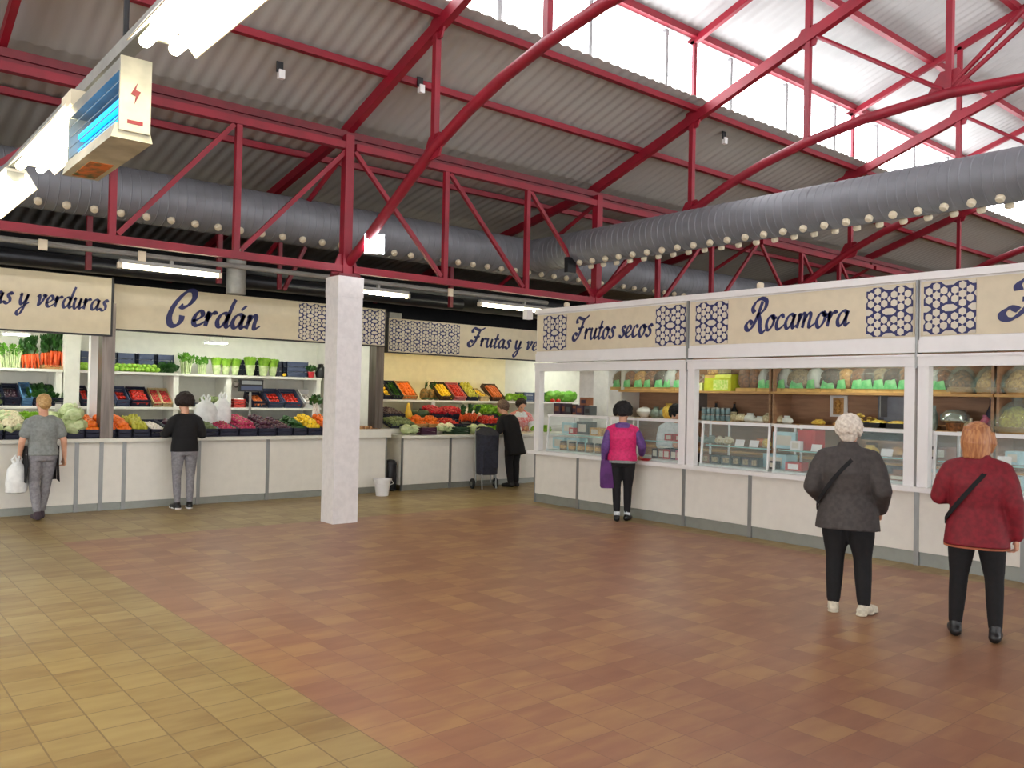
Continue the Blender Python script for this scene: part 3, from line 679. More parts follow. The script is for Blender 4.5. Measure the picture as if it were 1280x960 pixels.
def m_clump(nm, m, r, n=40, leaf=.06, up=.5):
    """loose clump of leaves"""
    g = G(); rnd = random.Random(n)
    for k in range(n):
        a, t = rnd.uniform(0,6.28), math.acos(rnd.uniform(0,1)); d = V((math.sin(t)*math.cos(a),math.sin(t)*math.sin(a),math.cos(t)))
        p = V((d.x*r*.7,d.y*r*.7,d.z*r*.6)); sd = d.orthogonal().normalized(); sd.rotate(Matrix.Rotation(rnd.uniform(0,6.28),3,d)); d2 = (d+V((0,0,up))).normalized()
        g.add([p-sd*leaf*.2, p+d2*leaf*.5-sd*leaf*.5, p+d2*leaf, p+d2*leaf*.5+sd*leaf*.5], [(0,1,2,3)])
    g.ball((0,0,r*.25), (r*.72,r*.72,r*.5), 9, 6)
    return g.mesh(nm, m, False)
def m_pine(nm):
    g = G(); g.lathe([(.03,0),(.06,.03),(.068,.09),(.06,.15),(.03,.18)], 14, wob=lambda a, z: .05*math.sin(7*a+z*90)); g.mi = 1
    for k in range(14):
        a = k*2.4; q = .9-.05*k; d = V((math.cos(a)*.5*q,math.sin(a)*.5*q,1)); sd = V((-math.sin(a),math.cos(a),0)); p = V((0,0,.175)); l = .08+.005*k
        g.add([p+sd*.012, p-sd*.012, p+d*l], [(0,1,2)])
    return g.mesh(nm, [mat('pineapple_rind', (150,110,50), c2=(90,80,40), scale=40), GRE], True, 60)
def m_squash(nm):
    return G().lathe([(.012,0),(.05,.01),(.065,.05),(.055,.1),(.036,.15),(.03,.2),(.024,.235),(.008,.25)], 14).mesh(nm, SQU, True, 80)
def m_bunch(nm, m, n=26, r=.014, R=.06):
    g = G(); rnd = random.Random(n)
    for k in range(n):
        t = k/n; a = k*2.4; q = R*math.sqrt(1-t)*.9
        g.ball((q*math.cos(a), q*math.sin(a), .015+.05*t+rnd.random()*.008), r, 7, 5)
    return g.mesh(nm, m, True, 80)
ITEM = {'orange': m_round('orange',ORA,.04), 'tomato': m_round('tomato',TOM,.036,.8,.03,GRE), 'lemon': m_ell('lemon',LEM,.04,.03,.03), 'lime': m_round('lime',LIM,.034),
 'onion': m_round('onion',PUR,.04,.9,0,BRO), 'potato': m_ell('potato',BRO,.045,.033,.03), 'apple': m_round('apple',PINK,.038,.9,.02,BRO), 'green_apple': m_round('green_apple',LIM,.042,.9,.02,BRO),
 'yellow_pepper': m_round('yellow_pepper',LEM,.048,1.0,.1,GRE), 'green_pepper': m_ell('green_pepper',GRE,.065,.024,.02), 'red_pepper': m_round('red_pepper',TOM,.046,1.0,.1,GRE), 'orange_pepper': m_round('orange_pepper',ORA,.046,1.0,.1,GRE),
 'radish': m_round('radish',MAG,.028,1.0,0,LEAF), 'plum': m_round('plum',PLU,.03,1.05), 'pear': G().lathe([(.01,0),(.035,.012),(.04,.04),(.028,.075),(.016,.1),(.004,.11)], 12).mesh('pear',YEG,True,80),
 'strawberry': m_round('strawberry',RED2,.024,1.15,0,LEAF), 'loquat': m_round('loquat',LOQ,.028,1.1), 'garlic': m_round('garlic',WHT,.03,.8,.06), 'aubergine': m_ell('aubergine',PUR,.085,.036,.03),
 'melon': m_ell('melon',MEL,.12,.075,.07), 'grapes': m_bunch('grapes',YEG), 'grape_bunch': m_bunch('grape_bunch',LIM), 'cherries': m_bunch('cherries',RED2,22,.016,.05), 'courgette': m_ell('courgette',MEL,.1,.024,.02),
 'cauliflower': m_cauli('cauliflower'), 'cabbage': m_cabbage('cabbage',PALE,.1), 'leafy_cabbage': m_cabbage('leafy_cabbage',LEAF,.11), 'romaine_lettuce': m_romaine('romaine_lettuce'),
 'celery': m_stalks('celery',.44,.075,[PALE,LEAF],.62,.4), 'fennel': m_stalks('fennel',.36,.09,[PALE,LEAF],.68,.3,16,.06,5), 'carrot_bunch': m_carrots('carrot_bunch'), 'herb_bunch': m_clump('herb_bunch',GRE,.09,46,.07,.7), 'lettuce': m_clump('lettuce',LIM,.10,60,.075,.2),
 'artichoke': m_cabbage('artichoke',pm('artichoke_leaf',(120,134,84),(90,104,62)),.05), 'pineapple': m_pine('pineapple'), 'squash': m_squash('squash'), 'bean': m_ell('bean',LEAF,.075,.008,.008), 'leek_bunch': m_stalks('leek_bunch',.5,.05,[WHT,GRE],.7,.3,8,.09,3)}
CATS = {'romaine_lettuce':'lettuce','cabbage':'cabbage','leafy_cabbage':'cabbage','carrot_bunch':'carrots','herb_bunch':'herbs','green_apple':'apple','grape_bunch':'grapes','yellow_pepper':'pepper','green_pepper':'pepper','red_pepper':'pepper','orange_pepper':'pepper','leek_bunch':'leeks'}
RN = random.Random(11)
def crate_mesh(nm, w, d, h, m, wood=False):
    g = G(); t = .012
    g.box((-w/2,0,0),(w/2,d,t))
    for sx in (-1, 1):
        for y in (0, d-t*1.5): g.box((sx*w/2-(sx>0)*t*1.5,y,0),(sx*w/2+(sx<0)*t*1.5,y+t*1.5,h))
    k = 2 if h < .13 else 3
    for i in range(k):
        z0 = t+(h-t)*i/k+.006; z1 = t+(h-t)*(i+1)/k-.004
        for y in (0, d-t): g.box((-w/2,y,z0),(w/2,y+t,z1))
        for sx in (-1, 1): g.box((sx*w/2-(sx>0)*t,0,z0),(sx*w/2+(sx<0)*t,d,z1))
    return g.mesh(nm, m)
CRM = {}
def crate(x, y, z, w, d, h, m, label, tilt=0, group='vegetable crates', nm='crate'):
    key = (w, d, h, m.name)
    if key not in CRM: CRM[key] = crate_mesh(nm, w, d, h, m)
    # a tilted crate is propped at the back: lift by nothing, rotate about its front lower edge
    o = tag(link(nm, CRM[key], None, (x, y, z), (math.radians(tilt), 0, 0)), label, 'crate', group)
    M = Matrix.Translation((x, y, z)) @ Matrix.Rotation(math.radians(tilt), 4, 'X')
    return M
def put(item, p, label, group, s=1.0, rx=.3, rz=None):
    e = (RN.uniform(-rx, rx), RN.uniform(-rx, rx), RN.uniform(0, 6.28) if rz is None else rz)
    o = link(item, ITEM[item], None, p, e, s*RN.uniform(.92, 1.08)); return tag(o, label, CATS.get(item, item.replace('_', ' ')), group)
def fill(M, w, d, item, nx, ny, where, z0=.05, lay=1, dz=.045, s=1.0, group=None, rx=.6, rz=None, heap=0):
    """items laid in layers inside a box w x d whose frame is M"""
    lab = 'one '+item.replace('_', ' ')+' '+where
    gr = group or item.replace('_', ' ')+' pile '+where
    for l in range(lay):
        a, b = max(1, nx-l), max(1, ny-l)
        for i in range(a):
            for j in range(b):
                u = (i+.5+.5*(nx-a))/nx if nx > 1 else .5; v_ = (j+.5+.5*(ny-b))/ny if ny > 1 else .5
                hp = heap*(1-abs(2*u-1)**2)*(.4+.6*v_)
                p = M @ V(((u-.5)*w*.94+RN.uniform(-.006,.006), v_*d*.96+.01*d+RN.uniform(-.006,.006), z0+dz*l+hp+RN.uniform(-.004,.004)))
                put(item, p, lab, gr, s, rx, rz)
def cr(px0, px1, Y, z, d, h, m, label, tilt=0, py=540, **k):
    X0, X1 = xs(px0, Y, py), xs(px1, Y, py); w = round(X1-X0-.01, 2)
    return crate((X0+X1)/2, Y, z, w, d, h, m, label, tilt, **k), w
# --- long counter, dark crates along the front: z of the worktop
ZT = .97
def counter_crate(px0, px1, what, item, nx, ny, lay, zh, s=1, heap=.05, dz=.05, rx=.5, tilt=9, h=.12, m=CRATE):
    M, w = cr(px0, px1, 12.17, ZT, .72, h, m, 'dark blue crate of '+what, tilt)
    fill(M, w-.04, .68, item, nx, ny, 'in the dark crate of '+what, zh, lay, dz, s, None, rx, None, heap)
counter_crate(-24, 5, 'cauliflowers at the picture edge', 'cauliflower', 2, 4, 1, .10)
counter_crate(5, 33, 'cauliflowers beside the blonde shopper', 'cauliflower', 2, 4, 1, .12, heap=.06)
counter_crate(33, 62, 'leafy greens in front of the blonde shopper', 'lettuce', 2, 3, 1, .10)
counter_crate(62, 83, 'pale cabbages just right of the blonde shopper', 'cabbage', 1, 4, 1, .12)
counter_crate(83, 106, 'cabbages heaped highest near the white posts', 'cabbage', 2, 4, 2, .12, dz=.12, heap=.06)
counter_crate(106, 126, 'oranges left of the stainless column foot', 'orange', 4, 7, 2, .10, heap=.04)
counter_crate(126, 146, 'oranges under the stainless column', 'orange', 4, 7, 2, .10, heap=.04)
counter_crate(146, 166, 'oranges right of the stainless column', 'orange', 4, 7, 2, .10, heap=.04, s=.92)
counter_crate(166, 188, 'pears left of the curly haired shopper', 'pear', 4, 6, 1, .09, heap=.03)
counter_crate(188, 212, 'garlic at the curly haired shopper elbow', 'garlic', 5, 6, 1, .08, heap=.0)
counter_crate(212, 248, 'aubergines hidden by the curly haired shopper', 'aubergine', 2, 5, 1, .08)
counter_crate(248, 274, 'artichokes behind the white bags', 'artichoke', 4, 5, 1, .09)
counter_crate(274, 298, 'radishes right of the white bags', 'radish', 5, 6, 1, .09, s=1.15)
counter_crate(298, 322, 'magenta radishes left of the onions', 'radish', 5, 7, 2, .10, s=1.3)
counter_crate(322, 346, 'purple onions in the counter middle', 'onion', 4, 6, 2, .10)
counter_crate(346, 366, 'dark onions left of the green peppers', 'onion', 4, 6, 1, .10, s=.9)
counter_crate(366, 384, 'green peppers left of the yellow peppers', 'green_pepper', 3, 6, 2, .09)
counter_crate(384, 403, 'yellow peppers by the white pillar', 'yellow_pepper', 3, 5, 2, .11, heap=.05)
counter_crate(403, 424, 'orange peppers behind the white pillar edge', 'orange_pepper', 3, 5, 2, .11, heap=.05)
fill(Matrix.Translation((7.22, 12.16, .95)), .52, .76, 'potato', 6, 7, 'in the deep white tray by the pillar', .035, 3, .04, 1.1, None, .6)
for i, x in enumerate((xs(404,12.7), xs(396,12.72))): put('leek_bunch', (x, 12.8, 1.22), 'pale leek bunch leaning above the yellow peppers', 'leeks above the peppers', 1, .5)
# --- wall shelf below verduras sign
for i, px in enumerate((-14, -2, 9, 20)): put('celery', (xs(px,14.0,440), 14.0, 1.90), 'tall bright celery bunch on the top shelf under the verduras sign', 'celery on the top shelf', 1.05, .06)
for px in (34, 42): put('carrot_bunch', (xs(px,14.0,440), 14.0, 1.90), 'carrot bunch on the bare top shelf beside the celery', 'carrots beside the celery', 1.1, .12)
M = crate(xs(67,13.9,440), 13.86, 1.90, .34, .3, .06, OAK, 'shallow wooden crate of leafy carrots, top shelf under the verduras sign', 0, nm='wooden_crate')
for px in (58, 67, 75): put('carrot_bunch', (xs(px,14.0,440), 14.0, 1.915), 'carrot bunch standing in the shallow wooden crate', 'carrots in the wooden crate', 1.25, .1)
for a, b, m, it, lb in ((-20, 4, CRATE, 'artichoke', 'dark artichokes at the picture edge'), (4, 26, CRATE, 'plum', 'dark plums behind the blonde shopper'), (60, 81, CRATE, 'herb_bunch', 'parsley right above the blonde shopper')):
    M, w = cr(a, b, 13.84, 1.36, .40, .14, m, 'tilted dark crate of '+lb, 30, 490)
    fill(M, w-.04, .36, it, 4 if it != 'herb_bunch' else 2, 5 if it != 'herb_bunch' else 2, 'in the tilted crate of '+lb, .05, 1, s=1.2 if it != 'artichoke' else 1)
M, w = cr(26, 41, 13.84, 1.36, .40, .14, BLUEC, 'light blue tilted crate left of the parsley', 34, 490)
M, w = cr(41, 60, 13.84, 1.36, .40, .14, CRATE, 'tilted dark crate of parsley behind the blonde head', 30, 490); fill(M, w-.04, .36, 'herb_bunch', 2, 2, 'in the tilted crate behind the blonde head', .07, 1, s=1.2)
for k, (a, b) in enumerate(((-14,10),(12,38),(40,62))): put('lettuce', (xs((a+b)/2,12.93,530), 12.93, .99), 'dark lettuce behind the cauliflower crates', 'lettuces behind the cauliflowers', 1.1)
# --- wall shelf of the stall with the largest script
Z1, Z2, Z3 = 1.90, 1.36, .8
for k, (a, b) in enumerate(((100,114),(146,170),(172,194),(196,218))):
    cr(a, b, 14.12, Z1, .16, .30, CRATEG, 'empty grey-blue crate stood on edge '+('seen between the two white posts','behind the green apples, first','behind the green apples, second','behind the dark herbs')[k], 0, 440)
fill(Matrix.Translation((xs(107,13.84,450),13.84,Z1)), .16, .25, 'green_apple', 3, 3, 'seen between the two white posts', .04, 2)
fill(Matrix.Translation((xs(173,13.84,455),13.84,Z1)), .72, .25, 'green_apple', 9, 3, 'heaped on the top shelf right of the stainless column', .04, 2, .05)
for px in (203, 213): put('herb_bunch', (xs(px,13.95,450), 13.97, Z1+.02), 'dark herb bunch on the top shelf left of the fennel', 'herbs left of the fennel', 1.35, .1)
for px in (233, 253): put('fennel', (xs(px,13.98,445), 13.98, Z1), 'pale feathery fennel bunch left of the lettuce row', 'fennel on the top shelf', 1.0, .05)
for px in (271, 282, 294): put('romaine_lettuce', (xs(px,13.95,455), 13.95, Z1), 'upright romaine lettuce in the group of three by the fennel', 'group of three lettuces', 1.0, .05)
put('romaine_lettuce', (xs(313,13.95,455), 13.95, Z1), 'single upright romaine lettuce between two dark crates', None or 'lettuces on the top shelf', 1.08, .05)
for px in (329, 341): put('romaine_lettuce', (xs(px,13.95,455), 13.95, Z1), 'upright romaine lettuce in the pair left of the empty crates', 'pair of lettuces', 1.05, .05)
for k, (a, b) in enumerate(((298,309),(318,326),(345,354),(358,386))): cr(a, b, 14.12, Z1, .16, .28, CRATEG if k == 3 else CRATE, 'empty crate stood on edge '+('right of the three lettuces','behind the lettuce pair','thin one right of the lettuce pair','widest one beside the red plant pot')[k], 0, 450)
put('lemon', (xs(355,13.9,465), 13.88, Z1+.035), 'single yellow lemon at the shelf edge between crates', 'lemon at the shelf edge')
t = thing('potted_plant', 'small leafy plant in a red pot on the shelf end', 'plant', (xs(389,13.92,460), 13.92, Z1))
obj('pot', G().lathe([(.045,0),(.06,.09),(.064,.09),(.064,.105),(.05,.105)], 14), pm('red_pot', (196,36,44)), t, True)
o = link('foliage', m_clump('foliage', GRE, .09, 50, .06, .6), t, (0,0,.13))
g = G().lathe([(.02,0),(.085,.01),(.1,.08),(.085,.17),(.04,.22),(.05,.25),(.02,.26)], 12, wob=lambda a, z: .1*math.sin(4*a+z*20)); tag(obj('rubbish_bag', g, BLK, None, True, (xs(401,13.95,462),13.95,Z1)), 'crumpled black bag at the shelf end beside the red pot', 'bag')
def mid(a, b, item, nx, ny, lb, m=CRATE, tilt=30, lay=1, s=1, d=.42, h=.12, nm='crate', n0=.05):
    M, w = cr(a, b, 13.83, Z2, d, h, m, lb, tilt, 495, nm=nm)
    if item: fill(M, w-.04, d-.05, item, nx, ny, 'in the '+lb, n0, lay, .045, s)
mid(101, 113, 'tomato', 2, 5, 'tilted dark tomato crate seen between the white posts')
mid(145, 162, 'tomato', 3, 3, 'grey-blue crate half filled with tomatoes by the stainless column', CRATEG)
mid(163, 188, 'tomato', 5, 6, 'tilted dark crate brimming with tomatoes', lay=2)
WCR = mat('pale_wooden_crate', (214,190,140), .6, stretch=(6,1,1))
mid(191, 203, 'strawberry', 4, 8, 'pale wooden box of strawberries next to the tomato crate', WCR, 34, 1, 1.1, nm='wooden_crate', h=.08)
mid(203, 216, 'strawberry', 4, 6, 'pale wooden box of strawberries beside the shelf upright', WCR, 34, 1, 1.1, nm='wooden_crate', h=.08)
for k in range(5): put('artichoke', (xs(256+k*6.5,13.95,490), 13.95, Z2+.12), 'green artichoke on the shelf over the white bags', 'artichokes over the white bags', 1.4)
cr(250, 284, 13.88, Z2, .3, .07, CRATEG, 'flat grey crate under the artichokes', 0, 500)
M, w = cr(291, 308, 13.84, Z2, .3, .14, mat('red_crate', (196,60,50), .5), 'small red crate beside the shelf post', 0, 495)
fill(M, w-.03, .28, 'garlic', 3, 3, 'in the small red crate', .12, 1, .04, 1.3)
mid(315, 334, 'loquat', 4, 6, 'tilted crate of loquats under the weighing scale', lay=1, s=1.2, tilt=22)
mid(335, 354, 'tomato', 4, 4, 'grey-blue crate half full of round tomatoes right of the scale', CRATEG, 34)
mid(355, 377, 'tomato', 4, 5, 'tilted crate of tomatoes left of the white box', CRATEG, 34, 1, 1.1)
mid(380, 400, 'garlic', 4, 5, 'tilted white box of garlic near the pillar', FRAME, 34)
for k, (a, b) in enumerate(((146,184),(290,306),(314,346),(348,392))): cr(a, b, 13.86, .8, .4, .26, CRATE if k != 1 else CRATEG, 'stacked empty crate under the middle shelf '+('behind the apples','behind the red radishes','behind the purple onions','behind the green peppers')[k], 14, 530)
# scale and carrier bags
t = thing('weighing_scale', 'dark electronic scale with chrome pole on the middle shelf', 'scale', (xs(313,13.5,490), 13.5, .97))
obj('pole', G().tube([(0,0,.0),(0,0,.78)], .022, 10), GREYP, t, True)
obj('display', G().box((-.2,-.05,.66),(.2,.03,.86)), BLACK, t); obj('keypad', G().box((-.18,-.056,.68),(.18,-.05,.75)), CRATEG, t)
obj('readout', G().box((-.17,-.056,.78),(.17,-.05,.84)), ALU, t); obj('chrome_knob', G().lathe([(.02,0),(.05,.03),(.05,.08),(.02,.1)], 12, (-.24,0,.72)), MIRR, t, True)
tag(obj('scale_table', G().box((xs(306,13.4,520),13.3,.0),(xs(320,13.4,520),13.7,.97)), ALU), 'narrow grey stand carrying the weighing scale', 'table')
PLAST = mat('white_carrier_plastic', (236,238,236), .35, var=.05, scale=12, bump=.3)
def carrier(x, y, z, w, h, label, tw=.0, group='white carrier bags'):
    t = thing('carrier_bag', label, 'bag', (x, y, z), tw, group); rnd = random.Random(int(x*100))
    g = G(); n = 18; prof = [(.3,0),(.46,.03*h),(.5,.25*h),(.49,.5*h),(.42,.66*h),(.26,.76*h),(.2,.80*h)]
    ph = rnd.random()*6
    g.lathe([(r*w, zz) for r, zz in prof], n, wob=lambda a, zz: .09*math.sin(5*a+zz*14+ph)+.05*math.sin(11*a-zz*20))
    g.v = [(vx, vy*.62, vz) for vx, vy, vz in g.v]
    obj('bag_body', g, PLAST, t, True)
    for sx in (-1, 1): obj('handle', G().tube([(sx*.13*w,0,.78*h),(sx*.2*w,.01,.9*h),(sx*.1*w,.0,h),(sx*.02*w,-.01,.86*h),(sx*.04*w,0,.78*h)], [.022,.018,.014,.016,.02], 7), PLAST, t, True)
carrier(xs(262,12.45,530), 12.62, 1.11, .36, .46, 'bulging white carrier bag on the counter beside the curly haired shopper', .2)
carrier(xs(283,12.45,530), 12.62, 1.11, .26, .50, 'slimmer upright white carrier bag beside the bulging one', -.4)
# --- warm-lit stall: upper shelf of steep crates
ZU = 1.54
def up_(a, b, item, nx, ny, lb, m=CRATE, lay=1, s=1.0, tilt=38, rx=.6, rz=None, nm='crate'):
    M, w = cr(a, b, 13.63, ZU, .46, .10, m, 'steep crate of '+lb, tilt, 485, nm=nm); fill(M, w-.03, .42, item, nx, ny, 'in the steep crate of '+lb, .05, lay, .045, s, None, rx, rz)
DK = mat('dark_wood_crate', (70,52,36), .6)
up_(479, 489, 'lemon', 2, 4, 'lemons at the warm-lit shelf end')
up_(489, 503, 'bean', 3, 12, 'green beans in the warm-lit stall', s=1.1, rx=.2, rz=1.2, lay=2)
up_(503, 521, 'orange', 4, 7, 'oranges on the warm-lit upper shelf', OAK, 2)
for px in (529, 538, 546): put('pineapple', (xs(px,13.85,485), 13.85, ZU), 'pineapple standing between oranges and yellow lemons', 'pineapples on the upper shelf', 1.25, .15)
for k in range(4): put('courgette', (xs(530+5*k,13.7,492), 13.7, ZU+.03), 'dark courgette lying before the pineapples', 'courgettes on the upper shelf', .8, .2, .4)
up_(549, 566, 'lemon', 4, 8, 'bright lemons on the warm-lit upper shelf', DK, 2)
up_(567, 582, 'tomato', 4, 7, 'red tomatoes on the warm-lit upper shelf', mat('pink_box', (210,120,120)), 2)
up_(583, 598, 'pear', 4, 7, 'pears on the warm-lit upper shelf', CRATE, 1)
up_(600, 611, 'lemon', 3, 4, 'yellow lemons beside the price label', WCR, 1, tilt=22)
up_(613, 630, 'loquat', 5, 9, 'loquats in dark wood', DK, 2, 1.0)
for px in (637, 644, 651): put('lettuce', (xs(px,13.8,490), 13.8, ZU+.04), 'light lettuce on the upper shelf right of the loquats', 'lettuces right of the loquats', 1.0)
for k, (a, b, m) in enumerate(((655,668,CRATEG),(668,682,BLUEC))): cr(a, b, 13.9, ZU, .3, .2, m, 'upper shelf crate behind the vendor, '+('grey one','blue one')[k], 0, 480)
for px in (688, 696, 704, 711): put('leafy_cabbage', (xs(px,13.8,490), 13.8, ZU+.12), 'big leafy cabbage seen through the dried fruit stall', 'cabbages seen through the stall', 1.3)
for px in (690, 697): put('tomato', (xs(px,13.68,500), 13.66, ZU+.03), 'tomato seen through the dried fruit stall', 'tomatoes seen through the stall', 1.5)
g = G()
# middle and front rows rise to the back on a stepped display
t = thing('display_step', 'white stepped display behind the front vegetables, warm-lit stall', 'display', (9.3, 12.6, .945))
obj('lower_step', G().box((-1.5,0,0),(1.5,.36,.10)), STONE, t); obj('upper_step', G().box((-1.5,.36,0),(1.5,.86,.26)), STONE, t)
def rowc(a, b, Y, z, item, nx, ny, lb, d, lay=1, s=1.0, m=CRATE, tilt=14, h=.08, rx=.6, heap=.03, z0=.06, crt=True):
    if crt: M, w = cr(a, b, Y, z, d, h, m, lb, tilt, 540)
    else:
        X0, X1 = xs(a,Y,540), xs(b,Y,540); w = X1-X0; M = Matrix.Translation(((X0+X1)/2,Y,z)) @ Matrix.Rotation(math.radians(tilt),4,'X')
    fill(M, w-.03, d-.03, item, nx, ny, 'in the '+lb if crt else lb, z0, lay, .05, s, None, rx, None, heap)
ZA, ZB, ZC = .945, 1.045, 1.205
for a, b, it, nx, ny, lb, m, s in ((480,506,'plum',7,5,'dark plum crate at the partition',CRATE,1.2),(538,560,'cherries',4,4,'cherry crate, first of two',CRATE,1.1),(560,583,'cherries',4,4,'cherry crate, second of two',CRATE,1.1),(584,602,'garlic',5,4,'garlic crate behind the carrots',WCR,1.3),(603,634,'lettuce',4,2,'lettuce crate left of the man in black',CRATE,1.0)):
    rowc(a, b, 12.98, ZC, it, nx, ny, lb, .42, 1, s, m)
put('squash', (xs(513,12.9,530), 12.97, ZC), 'yellow butternut squash standing among the fruit', 'squash', 1.2, .05)
for px in (522, 530, 536): put('melon', (xs(px,13.0,525), 13.1, ZC+.08), 'dark green melon behind the oranges', 'melons behind the oranges', 1.0)
for a, b, it, nx, ny, lb, s, lay in ((488,518,'artichoke',6,3,'artichoke crate at the counter end',1.15,1),(519,534,'orange',4,3,'orange crate left of the tangerine heap',1.1,2),(535,551,'orange',4,3,'brightest orange crate of the warm-lit counter',1.1,2),(552,576,'tomato',6,3,'tomato crate in front of the cherries',1.0,1),(577,600,'carrot_bunch',4,1,'carrot crate in front of the garlic',.8,1),(601,628,'red_pepper',6,3,'red pepper crate beside the man in black',.9,2)):
    rowc(a, b, 12.58, ZB, it, nx, ny, lb, .36, lay, s, OAK if 'orange' in lb else CRATE, 16)
for px, it in ((509,'cabbage'),(519,'cabbage'),(553,'cauliflower'),(562,'cauliflower'),(593,'cabbage'),(603,'cabbage')):
    put(it, (xs(px,12.35,540), 12.38, ZA+.095), {509:'pale cabbage at the free counter end, first of two',519:'pale cabbage left of the purple box',553:'cauliflower right of the purple box',562:'cauliflower left of the dark green box',593:'pale cabbage right of the dark green box',603:'pale cabbage beside the shopping trolley'}[px], 'vegetables along the warm-lit counter front', .95, .15)
for a, b, m, it, lb in ((526,546,mat('purple_box',(70,30,56)),'aubergine','purple box of aubergines on the warm-lit counter'),(567,587,mat('dark_green_box',(44,70,48)),'courgette','dark green box of courgettes on the warm-lit counter')):
    M, w = cr(a, b, 12.2, ZA, .34, .13, m, lb, 0, 545); fill(M, w-.03, .3, it, 2, 4, 'in the '+lb, .1, 1, rx=.15, rz=.1, s=.9)
for k, px in enumerate((612, 622, 632, 672, 684)): put('lettuce', (xs(px,12.4,545), 12.45, ZA+.03), 'green lettuce on the counter '+('left of' if k < 3 else 'right of')+' the man in black', 'lettuces '+('left of' if k < 3 else 'right of')+' the man in black', .95)
# --- loose things on the floor
g = G().lathe([(.10,0),(.135,.25),(.15,.25),(.15,.275),(.138,.275),(.10,.02),(.02,.02)], 22); t = thing('bucket', 'white plastic bucket on the floor right of the pillar', 'bucket', (7.2,11.82,0))
obj('bucket_body', g, FRAME, t, True); obj('rim_handle', G().tube([(-.15,0,.25),(-.17,0,.24),(-.15,-.10,.2),(0,-.16,.17),(.15,-.10,.2),(.17,0,.24),(.15,0,.25)], .005, 6), FRAME, t, True)
t = thing('rubbish_bin', 'black pedal bin in the gap between the two counters', 'bin', (7.66,12.35,0))
obj('bin_body', G().lathe([(.09,0),(.11,.04),(.115,.42),(.11,.44)], 16), BLACK, t, True); obj('bin_lid', G().lathe([(.118,.44),(.118,.47),(.08,.52),(.02,.53)], 16), BLACK, t, True); obj('pedal', G().box((-.03,-.17,.02),(.03,-.09,.035)), BLACK, t)
# ------------------------------------------------------------------ dried fruit stall (front plane x = 8.85)
FX = 8.85
for i, (a, b) in enumerate(((9.02,9.99),(8.03,9.02),(7.04,8.03),(6.03,7.04),(5.03,6.03),(4.02,5.03),(3.02,4.02),(2.02,3.02),(1.02,2.02))):
    lb = ('at the far corner','beside the shopper in the pink waistcoat','behind the legs of the pink waistcoat shopper','left of the white haired shopper','behind the white haired shopper, first','behind the white haired shopper, second','between grey jacket and red coat','behind the red coat shopper','at the picture edge')[i]
    cabinet(a, b, FX, .62, .76, 'white cabinet of the dried fruit counter, '+lb, 'x', .135)
tag(obj('counter_ledge', G().box((FX-.10,1,.76),(FX+.7,10.06,.81)), FRAME), 'long white ledge of the dried fruit counter', 'worktop')
BAYS = [(10.0,7.0,'Frutos secos','the far bay reading Frutos secos'),(7.0,4.03,'Rocamora','the middle bay reading Rocamora'),(4.03,1.03,'Frutas','the bay above the red coat shopper')]
W = lambda s, z: (FX-.02, -s, z)
for (ya, yb, text, l) in BAYS:
    c = V((FX, (ya+yb)/2, .81))
    t = thing('kiosk_frame', 'white glazing frame of '+l, 'frame', c, 0, 'frames of the dried fruit stall')
    def P(nm, g, m, tt=None): o = obj(nm, g, m, tt or t); o.location = -c; return o
    for y in (ya-.07, yb+.07): P('post', G().box((FX-.03,y-.055,.81),(FX+.07,y+.055,2.06)), FRAME)
    P('header_rail', G().box((FX-.04,yb+.012,2.05),(FX+.08,ya-.012,2.175)), FRAME)
    P('header_lip', G().box((FX-.055,yb+.012,2.15),(FX-.04,ya-.012,2.175)), FRAME)
    P('joint_strip', G().box((FX-.045,yb-.012,2.03),(FX+.07,yb+.012,3.0)), ALU)
    c = V((FX, (ya+yb)/2, 2.2))
    t = thing('shop_sign', {'F':'long beige stall sign at the far corner reading Frutos secos','R':'beige stall sign reading Rocamora, above the white haired shopper','X':''}[text[0]] if text != 'Frutas' else 'beige stall sign cut by the picture edge above the red coat shopper', 'sign', c, 0, 'shop signs')
    P('fascia_panel', G().box((FX-.012,yb+.014,2.195),(FX+.10,ya-.014,3.0)), FRAME, t)
    P('lower_band', G().box((FX-.03,yb+.014,2.195),(FX-.012,ya-.014,2.325)), FRAME, t)
    P('top_rail', G().box((FX-.05,yb,2.945),(FX+.12,ya,3.02)), FRAME, t)
    P('sign_board', G().box((FX-.02,yb+.03,2.36),(FX-.012,ya-.03,2.925)), SIGN, t)
    if ya > 9: pats = ((9.82,9.30,2),(7.55,7.04,2)); tx = (9.14, 7.64, 2.515, .155)
    elif ya > 5: pats = ((6.88,6.38,2),(4.585,4.08,2)); tx = (6.1, 4.80, 2.515, .165)
    else: pats = ((3.97,3.46,2),(1.6,1.1,2)); tx = (3.2, 1.9, 2.50, .17)
    for a, b, n in pats: P('tile_pattern', pattern(-a, -b, 2.375, 2.905, n, 2, W, (-1,0,0)), [NAVY, CREAM], t)
    P('lettering', lettering(text, -tx[0], -tx[1], tx[2], tx[3], W, (-1,0,0), 1.1), NAVY, t)
tag(obj('corner_light', G().box((8.62,9.98,2.86),(8.74,10.08,3.02)), FRAME), 'small pale box at the sign corner beside the tube lamp', 'box')
for y, l in ((5.95,'above the Rocamora sign'),(9.35,'at the foot of the red struts')): tag(obj('cable_clip', G().lathe([(.03,0),(.045,.02),(.045,.06),(.02,.08)], 10), NOZ, None, True, (FX+.02,y,3.02)), 'small cream knob on the stall top '+l, 'knob')
